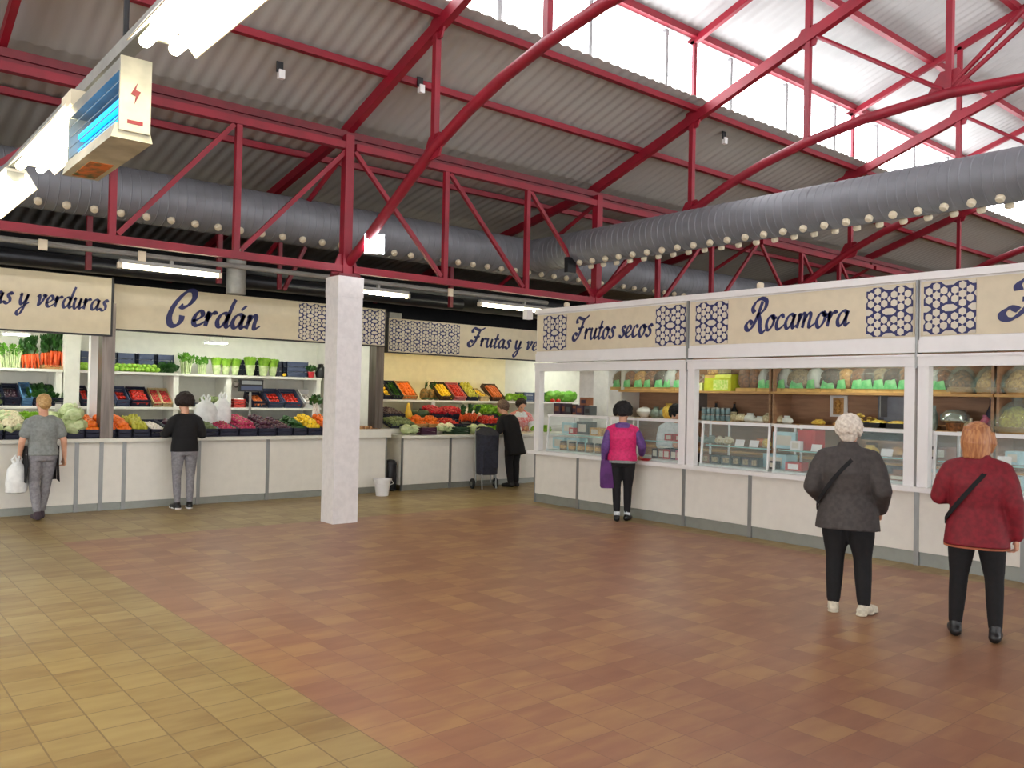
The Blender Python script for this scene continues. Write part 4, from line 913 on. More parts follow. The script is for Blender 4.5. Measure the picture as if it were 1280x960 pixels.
# kiosk roof, back wall with shelves
t = thing('stall_roof', 'flat roof over the dried fruit stall', 'roof', (10, 5.5, 2.62)); c = t.location.copy()
def P(nm, g, m): o = obj(nm, g, m, t); o.location = -c; return o
P('ceiling_panel', G().box((FX+.11,1,2.6),(11.3,9.98,2.64)), ROOFM)
SOFT = mat('added_shelf_light', (245,255,240), emit=20, ecol=(244,250,232))
for y in (8.5, 5.5, 2.5): P('lit_panel', G().box((10.05,y-.5,2.575),(10.2,y+.5,2.6)), SOFT)  # unseen glowing panels added to light the shelves
for (ya, yb, l) in ((9.95,7.0,'behind the vendor in the pale coat'),(6.98,4.0,'behind the white haired shopper'),(3.98,1.0,'behind the red coat shopper')):
    t = thing('shelf_unit', 'brown wooden wall shelves of the dried fruit stall, '+l, 'shelf', (11.0,(ya+yb)/2,0), 0, 'wooden wall shelves'); c = t.location.copy()
    P('back_panel', G().box((11.2,yb,0),(11.26,ya,2.58)), WOOD)
    for z in (1.80, 1.34, .9): P('shelf_board', G().box((10.7,yb,z-.035),(11.2,ya,z)), OAK)
    for y in (ya-.02, yb+.02): P('side_panel', G().box((10.75,y-.015,0),(11.2,y+.015,2.58)), WHITE if y > 9.8 else WOOD)
    P('shelf_bracket', G().box((10.98,(ya+yb)/2-.008,1.48),(11.2,(ya+yb)/2+.008,1.765)), ALU)
    P('base_cabinet', G().box((10.72,yb+.01,0),(11.19,ya-.01,.86)), WOOD)
# display cases
GREEN = mat('glass_edge_tint', (170,214,204), .2)
DECK = mat('pale_case_deck', (196,206,202), .3)
for (ya, yb, l, leg) in ((9.80,8.52,'at the far corner',1),(8.46,7.12,'in front of the vendor',1),(6.84,5.83,'left of the white haired shopper',1),(5.77,4.14,'behind the white haired shopper',1),(3.9,2.5,'behind the red coat shopper',1),(2.4,1.1,'at the picture edge',1)):
    c = V((FX+.1, (ya+yb)/2, .81))
    t = thing('display_case', 'glass display case with white rails '+l, 'display case', c, 0, 'glass display cases')
    P('deck', G().box((FX+.06,yb,.81),(FX+.68,ya,.835)), DECK)
    P('front_pane', G().poly([(FX+.06,yb,.835),(FX+.068,yb,.835),(FX+.108,yb,1.35),(FX+.10,yb,1.35)], (0,ya-yb,0)), GLASS)
    P('top_pane', G().box((FX+.10,yb,1.372),(FX+.66,ya,1.380)), GLASS)
    P('glass_shelf', G().box((FX+.16,yb+.02,1.07),(FX+.62,ya-.02,1.08)), GLASS)
    part(P('shelf_edge', G().box((FX+.155,yb+.02,1.068),(FX+.16,ya-.02,1.082)), GREEN), 'pale green shelf edge')
    P('top_rail', G().box((FX+.085,yb,1.35),(FX+.125,ya,1.385)), FRAME)
    P('rear_rail', G().box((FX+.645,yb,1.34),(FX+.68,ya,1.375)), FRAME)
    for y in (ya-.012, yb+.012):
        P('side_rail', G().bar((FX+.075,y,.83),(FX+.11,y,1.37),.024,.024), FRAME); P('side_rail', G().box((FX+.66,y-.012,.83),(FX+.68,y+.012,1.36)), FRAME)
# --- goods on the shelves
CEL = clear('cellophane', (235,245,240), .13, .06); 
CELW = clear('cloudy_cellophane', (240,244,240), .4, .15)
NUT = {k: mat('nuts_'+k, c, .6, c2=c2, scale=30) for k, c, c2 in (('brown',(158,100,54),(96,58,30)),('dark',(96,64,48),(44,28,24)),('grey',(164,140,106),(110,92,70)),('tan',(214,166,90),(158,106,54)),('white',(226,224,214),(170,176,170)))}
GLAB = mat('green_bag_label', (150,214,150), .5, c2=(96,184,112), scale=9); TAN = mat('tan_tray', (220,180,110), .6)
def gift(x, y, z, kind, label, w=.26, h=.34, lab=True, group='tied bags of nuts on the top shelf', celm=CEL):
    t = thing('nut_bag', label, 'bag', (x,y,z), RN.uniform(-.2,.2), group); w *= 1.15; h *= 1.12
    obj('tray', G().box((-.09,-w/2,0),(.09,w/2,.05)), TAN, t)
    g = G().lathe([(.04,.05),(w*.34,.07),(w*.47,.26*h),(w*.5,.44*h),(w*.4,.6*h),(w*.2,.7*h),(.03,.73*h)], 12, wob=lambda a, q: .08*math.sin(3*a+q*20)+.05*math.sin(7*a))
    g.v = [(vx*.62, vy, vz) for vx, vy, vz in g.v]; obj('nuts', g, NUT[kind], t, True)
    g = G().lathe([(.05,.045),(w*.40,.06),(w*.52,.28*h),(w*.55,.46*h),(w*.42,.66*h),(w*.16,.8*h),(.03,.84*h),(.09,.95*h),(.08,.97*h)], 12, wob=lambda a, q: .07*math.sin(5*a+q*25))
    g.v = [(vx*.66, vy, vz) for vx, vy, vz in g.v]; obj('cellophane', g, celm, t, True)
    if lab: obj('label_card', G().poly([(-.11,-w*.27,.05),(-.11,w*.27,.05),(-.10,w*.2,.36*h),(-.10,-w*.16,.40*h)], (-.004,0,0)), GLAB, t)
    return t
kinds = ['brown','dark','tan','grey','white','brown','dark','grey']
where = {0:'behind the vendor in the pale coat',1:'above the middle shelf goods',2:'above the red coat shopper'}
ZT1, ZT2 = 1.80, 1.34
y = 9.72; i = 0
rows = [(px, k) for px, k in ((776,'grey'),(789,'brown'),(802,'tan'),(815,'brown'),(828,'dark'),(840,'white'),(852,'brown'))]
desc = {776:'grey bag of nuts furthest to the top shelf end',789:'brown bag of nuts, second from the shelf end',802:'tan bag of nuts above the pink waistcoat shopper head',815:'brown bag of nuts right of the tan one, top shelf',828:'dark bag of nuts left of the white bag, top shelf',840:'white bag on the top shelf above the vendor',852:'brown bag of nuts right of the white bag, by the white post'}
for px, k in rows: gift(10.9, ys(px,10.9,470), ZT1, k, desc[px], .27, .40, True, 'tied bags of nuts on the top shelf', CELW if k == 'white' else CEL)
for j, (px, k, w) in enumerate(((932,'brown',.2),(944,'brown',.18),(958,'white',.22),(968,'dark',.3),(983,'white',.22),(1000,'grey',.34),(1020,'white',.24),(1040,'dark',.34),(1058,'tan',.24),(1076,'brown',.26),(1088,'dark',.26),(1102,'grey',.24),(1118,'dark',.3),(1134,'brown',.24))):
    gift(10.9, ys(px,10.9,470), ZT1, k, ('tall brown bag','narrow tall brown bag','pale cloudy bag','broad dark bag','other pale cloudy bag','broad rounded grey bag','pale bag with bright label','broadest dark bag','tan bag','brown bag','dark bag over the yellow crisps','grey bag','broad dark bag','last brown bag')[j]+' of nuts, top shelf, '+('by the yellow box' if j < 2 else 'left of the white hair' if j < 6 else 'above the white hair' if j < 10 else 'right of the white hair'), w, .40 if j > 1 else .44, j > 1, 'tied bags of nuts on the top shelf', CELW if k == 'white' else CEL)
for j, (px, k) in enumerate(((1168,'white'),(1180,'brown'))): gift(10.9, ys(px,10.9,470), ZT1, k, 'bag of nuts right of the white post, '+('pale one' if j == 0 else 'brown one'), .24, .36, True)
t = thing('yellow_box', 'big yellow green box with lighter front on the top shelf by the white post', 'box', (10.85, ys(901,10.85,480), ZT1))
YB = mat('yellow_green_card', (206,214,60), .5, c2=(190,196,40)); obj('box_body', G().box((-.12,-.27,0),(.12,.22,.20)), YB, t); obj('label', G().box((-.124,-.22,.02),(-.12,.05,.17)), mat('lime_label', (226,232,150), c2=(180,216,90), scale=30), t); obj('lid_flap', G().poly([(-.12,-.27,.20),(.12,-.27,.20),(.1,-.27,.26),(-.1,-.27,.25)], (0,.3,0)), YB, t)
t = thing('pale_box', 'small pale green box beside the big yellow box', 'box', (10.82, ys(876,10.82,482), ZT1)); obj('box_body', G().box((-.1,-.10,0),(.1,.10,.12)), mat('pale_green_card', (206,222,150), c2=(232,226,170)), t); obj('label', G().box((-.104,-.06,.02),(-.1,.07,.09)), CREAM, t)
for j, px in enumerate((880, 893, 906)): gift(10.98, ys(px,10.98,465), ZT1+.201 if j else ZT1, ('brown','tan','grey')[j], ('brown nut bag behind the pale green box','tan nut bag lying on the yellow box','grey nut bag on the yellow box end')[j], .2, .24, False, 'nut bags around the yellow box')
# pyramid baskets at the right
def basket(px, z, w, h, label, m):
    t = thing('gift_basket', label, 'basket', (10.92, ys(px,10.92,480), z), 0, 'cellophane gift baskets')
    obj('basket_tray', G().lathe([(w*.34,0),(w*.42,.08),(w*.40,.08),(w*.32,.01)], 16), OAK, t, True)
    obj('contents', G().lathe([(w*.36,.05),(w*.34,.35*h),(w*.2,.6*h),(.03,.7*h)], 14, wob=lambda a, q: .1*math.sin(4*a+q*30)), m, t, True)
    g = G().lathe([(w*.44,.02),(w*.47,.25*h),(w*.3,.66*h),(.05,.84*h),(.1,1.0*h)], 12, wob=lambda a, q: .06*math.sin(6*a+q*12)); obj('cellophane', g, clear('bluish_cellophane', (200,236,230), .2, .1), t, True)
basket(1203, ZT1, .42, .42, 'brown cellophane gift basket above the red coat shopper', NUT['brown'])
basket(1240, ZT1, .46, .42, 'tan cellophane gift basket right of the brown one', NUT['tan'])
basket(1276, ZT1, .48, .42, 'tan gift basket cut by the picture edge', NUT['tan'])
basket(1272, ZT2, .62, .46, 'large gift basket with yellow contents on the middle shelf', mat('yellow_contents', (190,170,60), c2=(150,120,50), scale=30))
# middle shelf
JAR = mat('blue_grey_jar', (130,156,160), .25, c2=(100,122,130)); YSN = mat('yellow_snack_bag', (222,196,90), .4, c2=(196,150,60), scale=20)
jg = G().lathe([(.035,0),(.04,.01),(.04,.07),(.034,.08)], 12); lidg = G().lathe([(.041,.078),(.041,.095),(.03,.1)], 12)
j0 = thing('glass_jar', 'blue grey jar in the double row by the white post', 'jar', (0,0,0), 0, 'blue grey jars'); obj('jar_body', jg, JAR, j0, True); obj('jar_lid', lidg, ALU, j0, True)
first = True
for r_ in range(2):
    for px in (880, 886, 892, 898, 904, 910):
        p = (10.82, ys(px,10.82,515), ZT2+.104*r_)
        if first: j0.location = p; first = False
        else: dup(j0, p)
def sack(px, w, h, m, label, X=10.9, z=ZT2, group='snack bags on the middle shelf', py=515):
    t = thing('snack_bag', label, 'bag', (X, ys(px,X,py), z), RN.uniform(-.3,.3), group); rnd = px*.37
    g = G().lathe([(w*.3,0),(w*.5,h*.2),(w*.52,h*.5),(w*.4,h*.75),(.02,h*.95)], 12, wob=lambda a, q: .1*math.sin(3*a+rnd)+.06*math.sin(7*a+q*30)); g.v = [(vx*.7,vy,vz) for vx, vy, vz in g.v]
    obj('bag_body', g, m, t, True); obj('bag_seal', G().box((-.006,-w*.28,h*.86),(.006,w*.28,h*1.04)), m, t)
PALEB = mat('pale_snack_bag', (214,206,176), .35, c2=(170,150,110), scale=25); GRB = mat('grey_green_bag', (150,166,156), .3, c2=(110,124,116)); WHB = mat('white_snack_bag', (230,234,230), .3)
for px, w, h, m, l in ((772,.16,.14,PALEB,'small pale snack bag at the middle shelf end'),(782,.16,.15,GRB,'grey green snack bag at the middle shelf end'),(820,.2,.18,GRB,'grey green snack bag right of the white bowl'),(829,.18,.17,GRB,'second grey green snack bag behind the vendor head'),(836,.22,.24,YSN,'yellow snack bag above the vendor head'),(847,.2,.2,YSN,'second yellow snack bag right of the vendor head'),(856,.2,.24,YSN,'third yellow snack bag beside the white post'),
    (917,.18,.14,PALEB,'pale snack bag right of the jars'),(927,.2,.12,PALEB,'flat pale snack bag, second right of the jars'),(938,.2,.13,WHB,'white snack bag with green rim on the middle shelf'),(950,.2,.09,WHB,'low white pack near the case rail'),(962,.22,.14,PALEB,'heaped pale snack bag left of the white haired shopper'),(974,.22,.11,PALEB,'flat pale snack bag left of the white haired shopper'),(984,.16,.11,WHB,'small white snack bag left of the white haired shopper'),(1024,.2,.08,YSN,'flat yellow pack just left of the white hair'),(1167,.1,.3,GRB,'tall narrow grey bag right of the white post'),(1212,.12,.16,PALEB,'pale pack right of the silver cake'),(1234,.16,.2,mat('pink_pack', (206,110,140), .4, c2=(150,60,90), scale=20),'pink and white pack beside the dark bottle')):
    sack(px, w, h, m, l)
for px, l in ((905,'left'),(928,'right')):
    t = thing('dark_bottle', 'dark bottle behind the jars, '+('nearer the white post' if l == 'left' else 'further from the white post'), 'bottle', (11.1, ys(px-10,11.1,510), ZT2), 0, 'dark bottles'); obj('bottle_body', G().lathe([(.05,0),(.055,.16),(.02,.22),(.018,.27)], 14), BLACK, t, True); obj('cap', G().lathe([(.02,.27),(.02,.3)], 10), NUT['brown'], t)
t = thing('dark_bottle', 'tall dark bottle beside the pink pack', 'bottle', (10.95, ys(1240,10.95,510), ZT2), 0); obj('bottle_body', G().lathe([(.06,0),(.07,.22),(.03,.32),(.025,.40)], 14), mat('smoky_bottle', (60,58,76), .2), t, True); obj('cap', G().lathe([(.028,.40),(.028,.45)], 10), ALU, t)
t = thing('white_bowl', 'white lidded bowl behind the pink waistcoat shopper', 'bowl', (10.9, ys(806,10.9,512), ZT2)); obj('bowl_body', G().lathe([(.06,0),(.13,.06),(.14,.10)], 18), FRAME, t, True); obj('lid', G().lathe([(.142,.10),(.12,.15),(.03,.18)], 18), FRAME, t, True)
t = thing('crisp_tray', 'wooden tray heaped with yellow crisps right of the white hair', 'tray', (10.9, ys(1075,10.9,522), ZT2)); obj('tray', G().box((-.15,-.36,0),(.15,.30,.05)), OAK, t)
g = G(); rr = random.Random(4)
for k in range(60): 
    q = rr.uniform(-.3,.26); g.ball((rr.uniform(-.12,.12), q, .06+rr.uniform(0,.12)*(1-abs(q)/.35)), (.03,.035,.018), 7, 5)
o = obj('crisps', g, YSN, t, True); o['kind'] = 'stuff'
for k, (px, l) in enumerate(((1106,'left'),(1129,'right'))):
    t = thing('black_crate', 'black lattice crate by the white post, '+('nearer the white hair' if k == 0 else 'nearer the post'), 'crate', (10.62, ys(px,10.62,540), 1.20), 0, 'black lattice crates')
    link('crate_body', crate_mesh('crate_body', .32, .3, .22, BLACK), t, None, (0,0,PI/2)); t.rotation_euler = (0,0,0)
    obj('yellow_fill', G().ball((-.15,0,.2),(.12,.13,.05)), YSN, t, True)
t = thing('crate_stand', 'dark stand carrying the black lattice crates', 'stand', (10.45, ys(1117,10.45,545), 0)); yc = 0
for a in (-.3, .3): obj('stand_side', G().box((-.14,a-.02,0),(.16,a+.02,1.17)), WOOD, t)
obj('stand_top', G().box((-.16,-.34,1.17),(.18,.34,1.198)), WOOD, t)
t = thing('picture_frame', 'white framed gold ornament on the brown back panel', 'picture', (11.19, ys(1049,11.19,508), 1.46)); obj('frame', G().box((-.02,-.13,0),(0,.13,.30)), FRAME, t); obj('mount', G().box((-.024,-.08,.03),(-.02,.08,.27)), OAK, t); obj('ornament', G().lathe([(.02,0),(.05,.05),(.03,.1),(.05,.15),(.01,.2)], 12, (-.04,0,.05)), NUT['tan'], t, True)
t = thing('grey_board', 'grey panel leaning on the brown back panel above the black crates', 'board', (11.18, ys(1117,11.18,508), 1.345)); obj('board', G().box((-.02,-.2,0),(0,.2,.41)), mat('grey_card', (146,150,160)), t); obj('side_band', G().box((-.024,.12,0),(-.02,.2,.41)), mat('dark_grey_card', (110,112,124)), t)
t = thing('cake_box', 'silver foil wrapped cake on a brown tub on the middle shelf', 'cake', (10.88, ys(1194,10.88,520), ZT2)); obj('tub', G().lathe([(.09,0),(.11,.10),(.10,.10)], 16), NUT['brown'], t, True); obj('foil', G().lathe([(.12,.10),(.17,.13),(.16,.2),(.1,.26),(.03,.27)], 16, wob=lambda a, q: .06*math.sin(6*a+q*40)), mat('silver_foil', (210,222,218), .2, .8), t, True)
for k, px in enumerate((1182, 1221)):
    t = thing('price_stand', 'low wooden riser on the middle shelf '+('under the silver cake side','left of the large basket')[k], 'riser', (11.05, ys(px,11.05,525), ZT2), 0, 'wooden risers'); obj('riser_top', G().box((-.1,-.12,.05),(.1,.12,.065)), OAK, t); obj('riser_side', G().box((-.1,-.12,0),(.1,-.10,.05)), OAK, t); obj('riser_side', G().box((-.1,.10,0),(.1,.12,.05)), OAK, t)
# boxes on top of the first case, jars and packets inside the cases
BOXM = [mat('plum_card', (74,52,70), c2=(56,40,54)), mat('dark_card', (52,44,48)), mat('brown_card', (140,88,60)), mat('slate_card', (84,88,88))]
for k, (px, w, h, mi, x) in enumerate(((700,.15,.17,0,9.25),(707,.15,.17,0,9.3),(714,.14,.16,1,9.25),(721,.14,.14,2,9.28),(728,.15,.15,0,9.22),(738,.13,.14,3,9.25),(733,.15,.12,2,9.4))):
    z = 1.385 if k != 6 else 1.385+.15
    t = thing('small_box', ('plum box furthest along the case top','plum box second along the case top','dark box third along the case top','brown box fourth along the case top','plum box under the brown one on the case top','slate box at the near end of the case top','brown box stacked highest on the case top')[k], 'box', (x if k != 6 else 9.24, ys(px,x if k != 6 else 9.24,515), z), 0, 'boxes on the display case'); obj('box_body', G().box((-.07,-w/2,0),(.07,w/2,h)), BOXM[mi], t); obj('label', G().box((-.074,-w*.3,h*.25),(-.07,w*.3,h*.7)), BOXM[(mi+2) % 4], t)
JB = mat('brown_jar', (150,112,78), .3, c2=(120,84,56)); 
jb = None
for px in (704, 715, 726, 737, 748, 756):
    p = (9.05, ys(px,9.05,572), .836)
    if jb is None:
        jb = thing('honey_jar', 'brown jar with pale label in the row inside the far display case', 'jar', p, 0, 'brown jars in the far display case')
        obj('jar_body', G().lathe([(.05,0),(.058,.01),(.058,.10),(.05,.115)], 14), JB, jb, True); obj('jar_lid', G().lathe([(.056,.113),(.056,.135),(.04,.14)], 14), BLACK, jb, True); obj('jar_label', G().lathe([(.0585,.03),(.0595,.03),(.0595,.08),(.0585,.08)], 14), NUT['tan'], jb, True)
    else: dup(jb, p)
REDC = mat('red_tin', (190,40,44), .4); PBL = mat('pale_blue_card', (176,214,222), .4)
def packet(X, px, z, d, w, h, m, label, lm=None, py=550, group=None):
    t = thing('packet', label, 'packet', (X, ys(px,X,py), z), RN.uniform(-.15,.15), group); obj('packet_body', G().box((-d/2,-w/2,0),(d/2,w/2,h)), m, t); obj('label', G().box((-d/2-.003,-w*.32,h*.2),(-d/2,w*.32,h*.8)), lm or CREAM, t)
packet(9.3, 712, 1.081, .1, .24, .17, PBL, 'pale blue box on the glass shelf of the far case')
packet(9.2, 716, 1.081, .07, .12, .10, REDC, 'red tin in front of the pale blue box')
packet(9.3, 704, .836, .2, .3, .18, PBL, 'pale blue carton behind the brown jars, far end', None, 560)
packet(9.35, 720, .836, .2, .3, .18, PBL, 'pale blue carton behind the brown jars, near end', None, 560)
packet(9.35, 733, 1.081, .2, .24, .2, BOXM[3], 'dark slate box on the glass shelf of the far case')
packet(9.25, 749, 1.081, .2, .22, .12, NUT['tan'], 'tan packet on the glass shelf of the far case')
for k, (px, m, l) in enumerate(((822,BOXM[1],'dark packet before the vendor, first'),(830,BOXM[2],'brown packet before the vendor'),(836,REDC,'red packet before the vendor'),(845,BOXM[0],'plum packet before the vendor'),(852,mat('pink_packet',(206,120,140)),'pink packet before the vendor, by the post'))): packet(9.15, px, .836, .12, .11, .13, m, l, None, 567)
for k, (px, m) in enumerate(((838,REDC),(851,REDC))): packet(9.3, px, 1.081, .1, .13, .09, m, 'red packet on the glass shelf under the vendor, '+('first','second')[k])
packet(9.12, 833, .99, .16, .12, .01, FRAME, 'white price card before the vendor')
for k, (px, m, w) in enumerate(((873,BOXM[1],.1),(885,BOXM[2],.13),(898,BOXM[1],.16),(911,BOXM[3],.14),(924,BOXM[1],.12),(936,BOXM[0],.12),(946,BOXM[1],.1))): packet(9.12, px, .836, .14, w, .11, m, 'packet on the deck of the case left of the white haired shopper, '+('first dark','brown','broad dark','slate','second dark','plum','last dark')[k]+' one', NUT['grey'], 578)
for k, px in enumerate((870, 880, 890, 900, 910, 950, 958)): sack(px, .15, .10, (GRB, GRB, GRB, PALEB, PALEB, mat('orange_sweets', (216,130,60), c2=(180,90,40), scale=30), YSN)[k], ('grey green bag at the glass shelf end','second grey green bag on the glass shelf','third grey green bag on the glass shelf','pale bag on the glass shelf','second pale bag on the glass shelf','orange sweets on the glass shelf','yellow sweets on the glass shelf by the white upright')[k], 9.3, 1.081, 'bags on the glass shelf', 550)
def card(X, px, z, label, w=.13, py=550):
    t = thing('price_card', label, 'price card', (X, ys(px,X,py), z), 0, 'white price cards'); o = obj('card', G().box((-.003,-w/2,0),(.003,w/2,.085)), FRAME, t); o.rotation_euler = (0,.35,0); obj('card_foot', G().box((0,-w/4,0),(.05,w/4,.006)), FRAME, t)
for px, l in ((924,'first of the pair left of the white haired shopper'),(942,'second of the pair left of the white haired shopper'),(1020,'at the elbow of the white haired shopper'),(1070,'just right of the white hair'),(1108,'under the black crates, first'),(1136,'under the black crates, second'),(1255,'right of the red coat shopper')): card(9.14, px, 1.081, 'white price card '+l)
packet(9.35, 985, 1.081, .2, .3, .2, PBL, 'pale blue box left of the white haired shopper'); packet(9.12, 996, 1.081, .06, .14, .11, FRAME, 'white packet in front of the pale blue box'); packet(9.3, 1014, 1.081, .2, .24, .24, REDC, 'red box at the shoulder of the white haired shopper', REDC)
packet(9.15, 996, .836, .2, .2, .10, REDC, 'red flat box on the case deck left of the white haired shopper', FRAME, 580); packet(9.3, 975, .836, .2, .36, .17, PBL, 'pale blue carton on the case deck left of the white haired shopper', None, 575); packet(9.12, 968, .836, .1, .1, .09, BOXM[1], 'small dark packet on the case deck by the white upright', None, 580)
for k, (px, m, l) in enumerate(((1088,YSN,'yellow pastry pack'),(1122,NUT['tan'],'tan pastry pack'))): sack(px, .17, .10, m, l+' on the glass shelf right of the white haired shopper', 9.3, 1.081, 'packs on the glass shelf', 555)
for k, (px, m, l) in enumerate(((1098,BOXM[3],'slate'),(1112,BOXM[1],'dark'),(1128,BOXM[1],'darker'))): packet(9.3, px, .836, .2, .2, .13, m, l+' box on the case deck right of the white haired shopper', BOXM[k], 580)
packet(9.1, 1125, .836, .12, .22, .06, BOXM[2], 'brown flat box on the case deck by the white post', None, 588)
for k, (px, m, w, z, l) in enumerate(((1166,PBL,.26,.836,'pale blue carton on the deck beside the red coat shopper'),(1270,PBL,.3,.836,'pale blue carton at the picture edge'),(1166,BOXM[1],.2,1.081,'dark box on the glass shelf left of the red coat'),(1180,BOXM[2],.16,1.081,'brown box on the glass shelf left of the red coat'),(1250,BOXM[1],.2,.836,'dark carton on the deck right of the red coat'),(1272,PBL,.14,1.2,'pale blue box high in the case at the picture edge'))): packet(9.3, px, z if z != 1.2 else 1.081, .2, w, .13, m, l, None, 570)
tag(obj('dish_of_sweets', G().lathe([(.05,0),(.09,.03),(.08,.03),(.02,.01)], 16), REDC, None, True, (FX-.03, ys(808,FX,588), .81)), 'red dish on the ledge at the pink waistcoat shopper hand', 'dish')
# ------------------------------------------------------------------ people
def remesh(g, name, m, vox, smooth=4, parent=None, subd=0):
    me = g.mesh(name+'_raw', m); o = bpy.data.objects.new('tmp', me); COL.objects.link(o)
    r = o.modifiers.new('r', 'REMESH'); r.mode = 'VOXEL'; r.voxel_size = vox; r.use_smooth_shade = True
    s_ = o.modifiers.new('s', 'SMOOTH'); s_.factor = .5; s_.iterations = smooth
    dg = bpy.context.evaluated_depsgraph_get(); dg.update()
    new = bpy.data.meshes.new_from_object(o.evaluated_get(dg)); new.name = name
    if not new.materials: new.materials.append(m)
    bpy.data.objects.remove(o); bpy.data.meshes.remove(me)
    return new
def ell_loft(g, secs, n=20):
    """secs: (centre, rx, ry) horizontal-ish ellipses along a spine; frame follows the spine"""
    vs, fs = [], []; C = [V(s_[0]) for s_ in secs]
    for i, (c, rx, ry) in enumerate(secs):
        d = (C[min(i+1,len(C)-1)]-C[max(i-1,0)]).normalized(); x = V((1,0,0)); x = (x-d*x.dot(d)).normalized(); y = d.cross(x)
        for k in range(n):
            a = 2*PI*k/n; q = .85
            ca, sa = math.cos(a), math.sin(a)
            vs.append(C[i]+x*rx*math.copysign(abs(ca)**q, ca)+y*ry*math.copysign(abs(sa)**q, sa))
    m = len(secs)
    for i in range(m-1):
        for k in range(n):
            k2 = (k+1) % n; fs.append((i*n+k, i*n+k2, (i+1)*n+k2, (i+1)*n+k))
    fs += [tuple(range(n))[::-1], tuple((m-1)*n+k for k in range(n))]
    g.add(vs, fs)
def limb(g, pts, rs, n=12):
    P, R = [], []
    for i in range(len(pts)-1):
        for j in range(4):
            t = j/4; P.append(V(pts[i]).lerp(V(pts[i+1]), t)); R.append(rs[i]*(1-t)+rs[i+1]*t)
    P.append(V(pts[-1])); R.append(rs[-1]); g.tube(P, R, n)
    for p, r in zip(pts, rs): g.ball(p, r*.98, 10, 8)
SKIN = mat('skin', (214,164,136), .5, c2=(200,146,118), scale=10)
def person(h, pos, face, label, pose, clothes):
    """faces along `face` (degrees from +x); local frame: +y forward, +x the person's right"""
    k = h
    J = dict(pelvis=(0,0,.53), waist=(0,.005,.61), chest=(0,-.005,.72), neck=(0,-.012,.825), head=(0,.012,.925),
        hipR=(.055,0,.515), kneeR=(.058,.012,.285), ankR=(.06,-.012,.05), hipL=(-.055,0,.515), kneeL=(-.058,.012,.285), ankL=(-.06,-.012,.05),
        shR=(.106,-.012,.775), elR=(.142,-.03,.625), wrR=(.150,.02,.485), shL=(-.106,-.012,.775), elL=(-.142,-.03,.625), wrL=(-.150,.02,.485))
    J.update(pose.get('J', {})); J = {a: V(b)*k for a, b in J.items()}
    fat = pose.get('fat', 1.0); toe = pose.get('toe', (15, -15)); curl = pose.get('curl', .5)
    rz = math.radians(face-90)
    root = None
    g = G(); S = lambda x: x*k
    # torso and neck
    tor = [(J['pelvis']-V((0,0,.035*k)), S(.088)*fat, S(.066)*fat), (J['pelvis'], S(.096)*fat, S(.07)*fat), (J['waist'], S(.08)*fat, S(.058)*fat), (J['chest'], S(.092)*fat, S(.066)*fat), (J['chest'].lerp(J['neck'], .5), S(.095)*fat, S(.058)), (J['neck']-V((0,0,.02*k)), S(.055), S(.042))]
    ell_loft(g, tor)
    hd = J['head']; nk = J['neck']
    limb(g, [nk-V((0,0,.015*k)), nk.lerp(hd, .6)], [S(.036), S(.034)])
    for s_ in 'RL':
        limb(g, [J['hip'+s_], J['knee'+s_], J['ank'+s_]], [S(.052)*fat, S(.034), S(.022)])
        limb(g, [J['ank'+s_]-V((0,0,.015*k)), J['ank'+s_]+V((math.sin(math.radians(toe[0 if s_ == 'R' else 1]))*.07*k, .085*k, -.03*k))], [S(.022), S(.018)])
        limb(g, [J['sh'+s_], J['el'+s_], J['wr'+s_]], [S(.029)*fat**.5, S(.025), S(.017)])
    # head: cranium, jaw, nose, ears, lips; turned by yaw and tilted by pitch
    hy, hp = pose.get('head', (0, 0)); HM = Matrix.Translation(hd) @ Matrix.Rotation(math.radians(hy),4,'Z') @ Matrix.Rotation(math.radians(-hp),4,'X'); old = g.M; g.M = HM
    g.ball((0,-.004*k,.018*k), (S(.050),S(.060),S(.056)), 16, 12); g.ball((0,.012*k,-.022*k), (S(.040),S(.044),S(.048)), 14, 10); g.ball((0,.022*k,-.052*k), (S(.024),S(.024),S(.018)), 10, 8)
    g.tube([(0,.054*k,.012*k),(0,.062*k,-.006*k),(0,.068*k,-.018*k)], [S(.006),S(.008),S(.011)], 8)
    for sx in (-1, 1): g.ball((sx*.050*k,-.004*k,-.006*k), (S(.007),S(.013),S(.019)), 8, 6); g.ball((sx*.02*k,.048*k,.02*k), (S(.017),S(.009),S(.005)), 8, 6)
    g.ball((0,.056*k,-.036*k), (S(.016),S(.007),S(.005)), 8, 6); g.ball((0,.055*k,-.043*k), (S(.014),S(.007),S(.005)), 8, 6)
    g.M = old
    # hands: palm, four fingers with two bends, thumb from the side of the palm
    for s_, sg in (('R', 1), ('L', -1)):
        w_, e_ = J['wr'+s_], J['el'+s_]; d = (w_-e_).normalized(); d = V(pose.get('hand'+s_, d)).normalized()
        pn = V(pose.get('palm'+s_, (-sg,0,0))); pn = (pn-d*pn.dot(d)).normalized(); sd = d.cross(pn)*(1 if True else 1)
        if sd.dot(V((0,1,0))) < 0: sd = -sd            # thumb side forward
        p0 = w_; p1 = w_+d*.05*k
        for t in (-.5,-.17,.17,.5): limb(g, [p0+sd*t*.024*k, p1+sd*t*.046*k], [S(.012), S(.0105)], 8)
        for i, (t, ln) in enumerate(((.5,.044),(.17,.05),(-.17,.046),(-.5,.036))):
            a = p1+sd*t*.046*k; c_ = curl*(1+.12*i)
            d1 = (d*math.cos(c_*.6)+pn*math.sin(c_*.6)); d2 = (d*math.cos(c_*1.5)+pn*math.sin(c_*1.5))
            limb(g, [a, a+d1*ln*.55*k, a+d1*ln*.55*k+d2*ln*.5*k], [S(.0062), S(.0056), S(.0046)], 8)
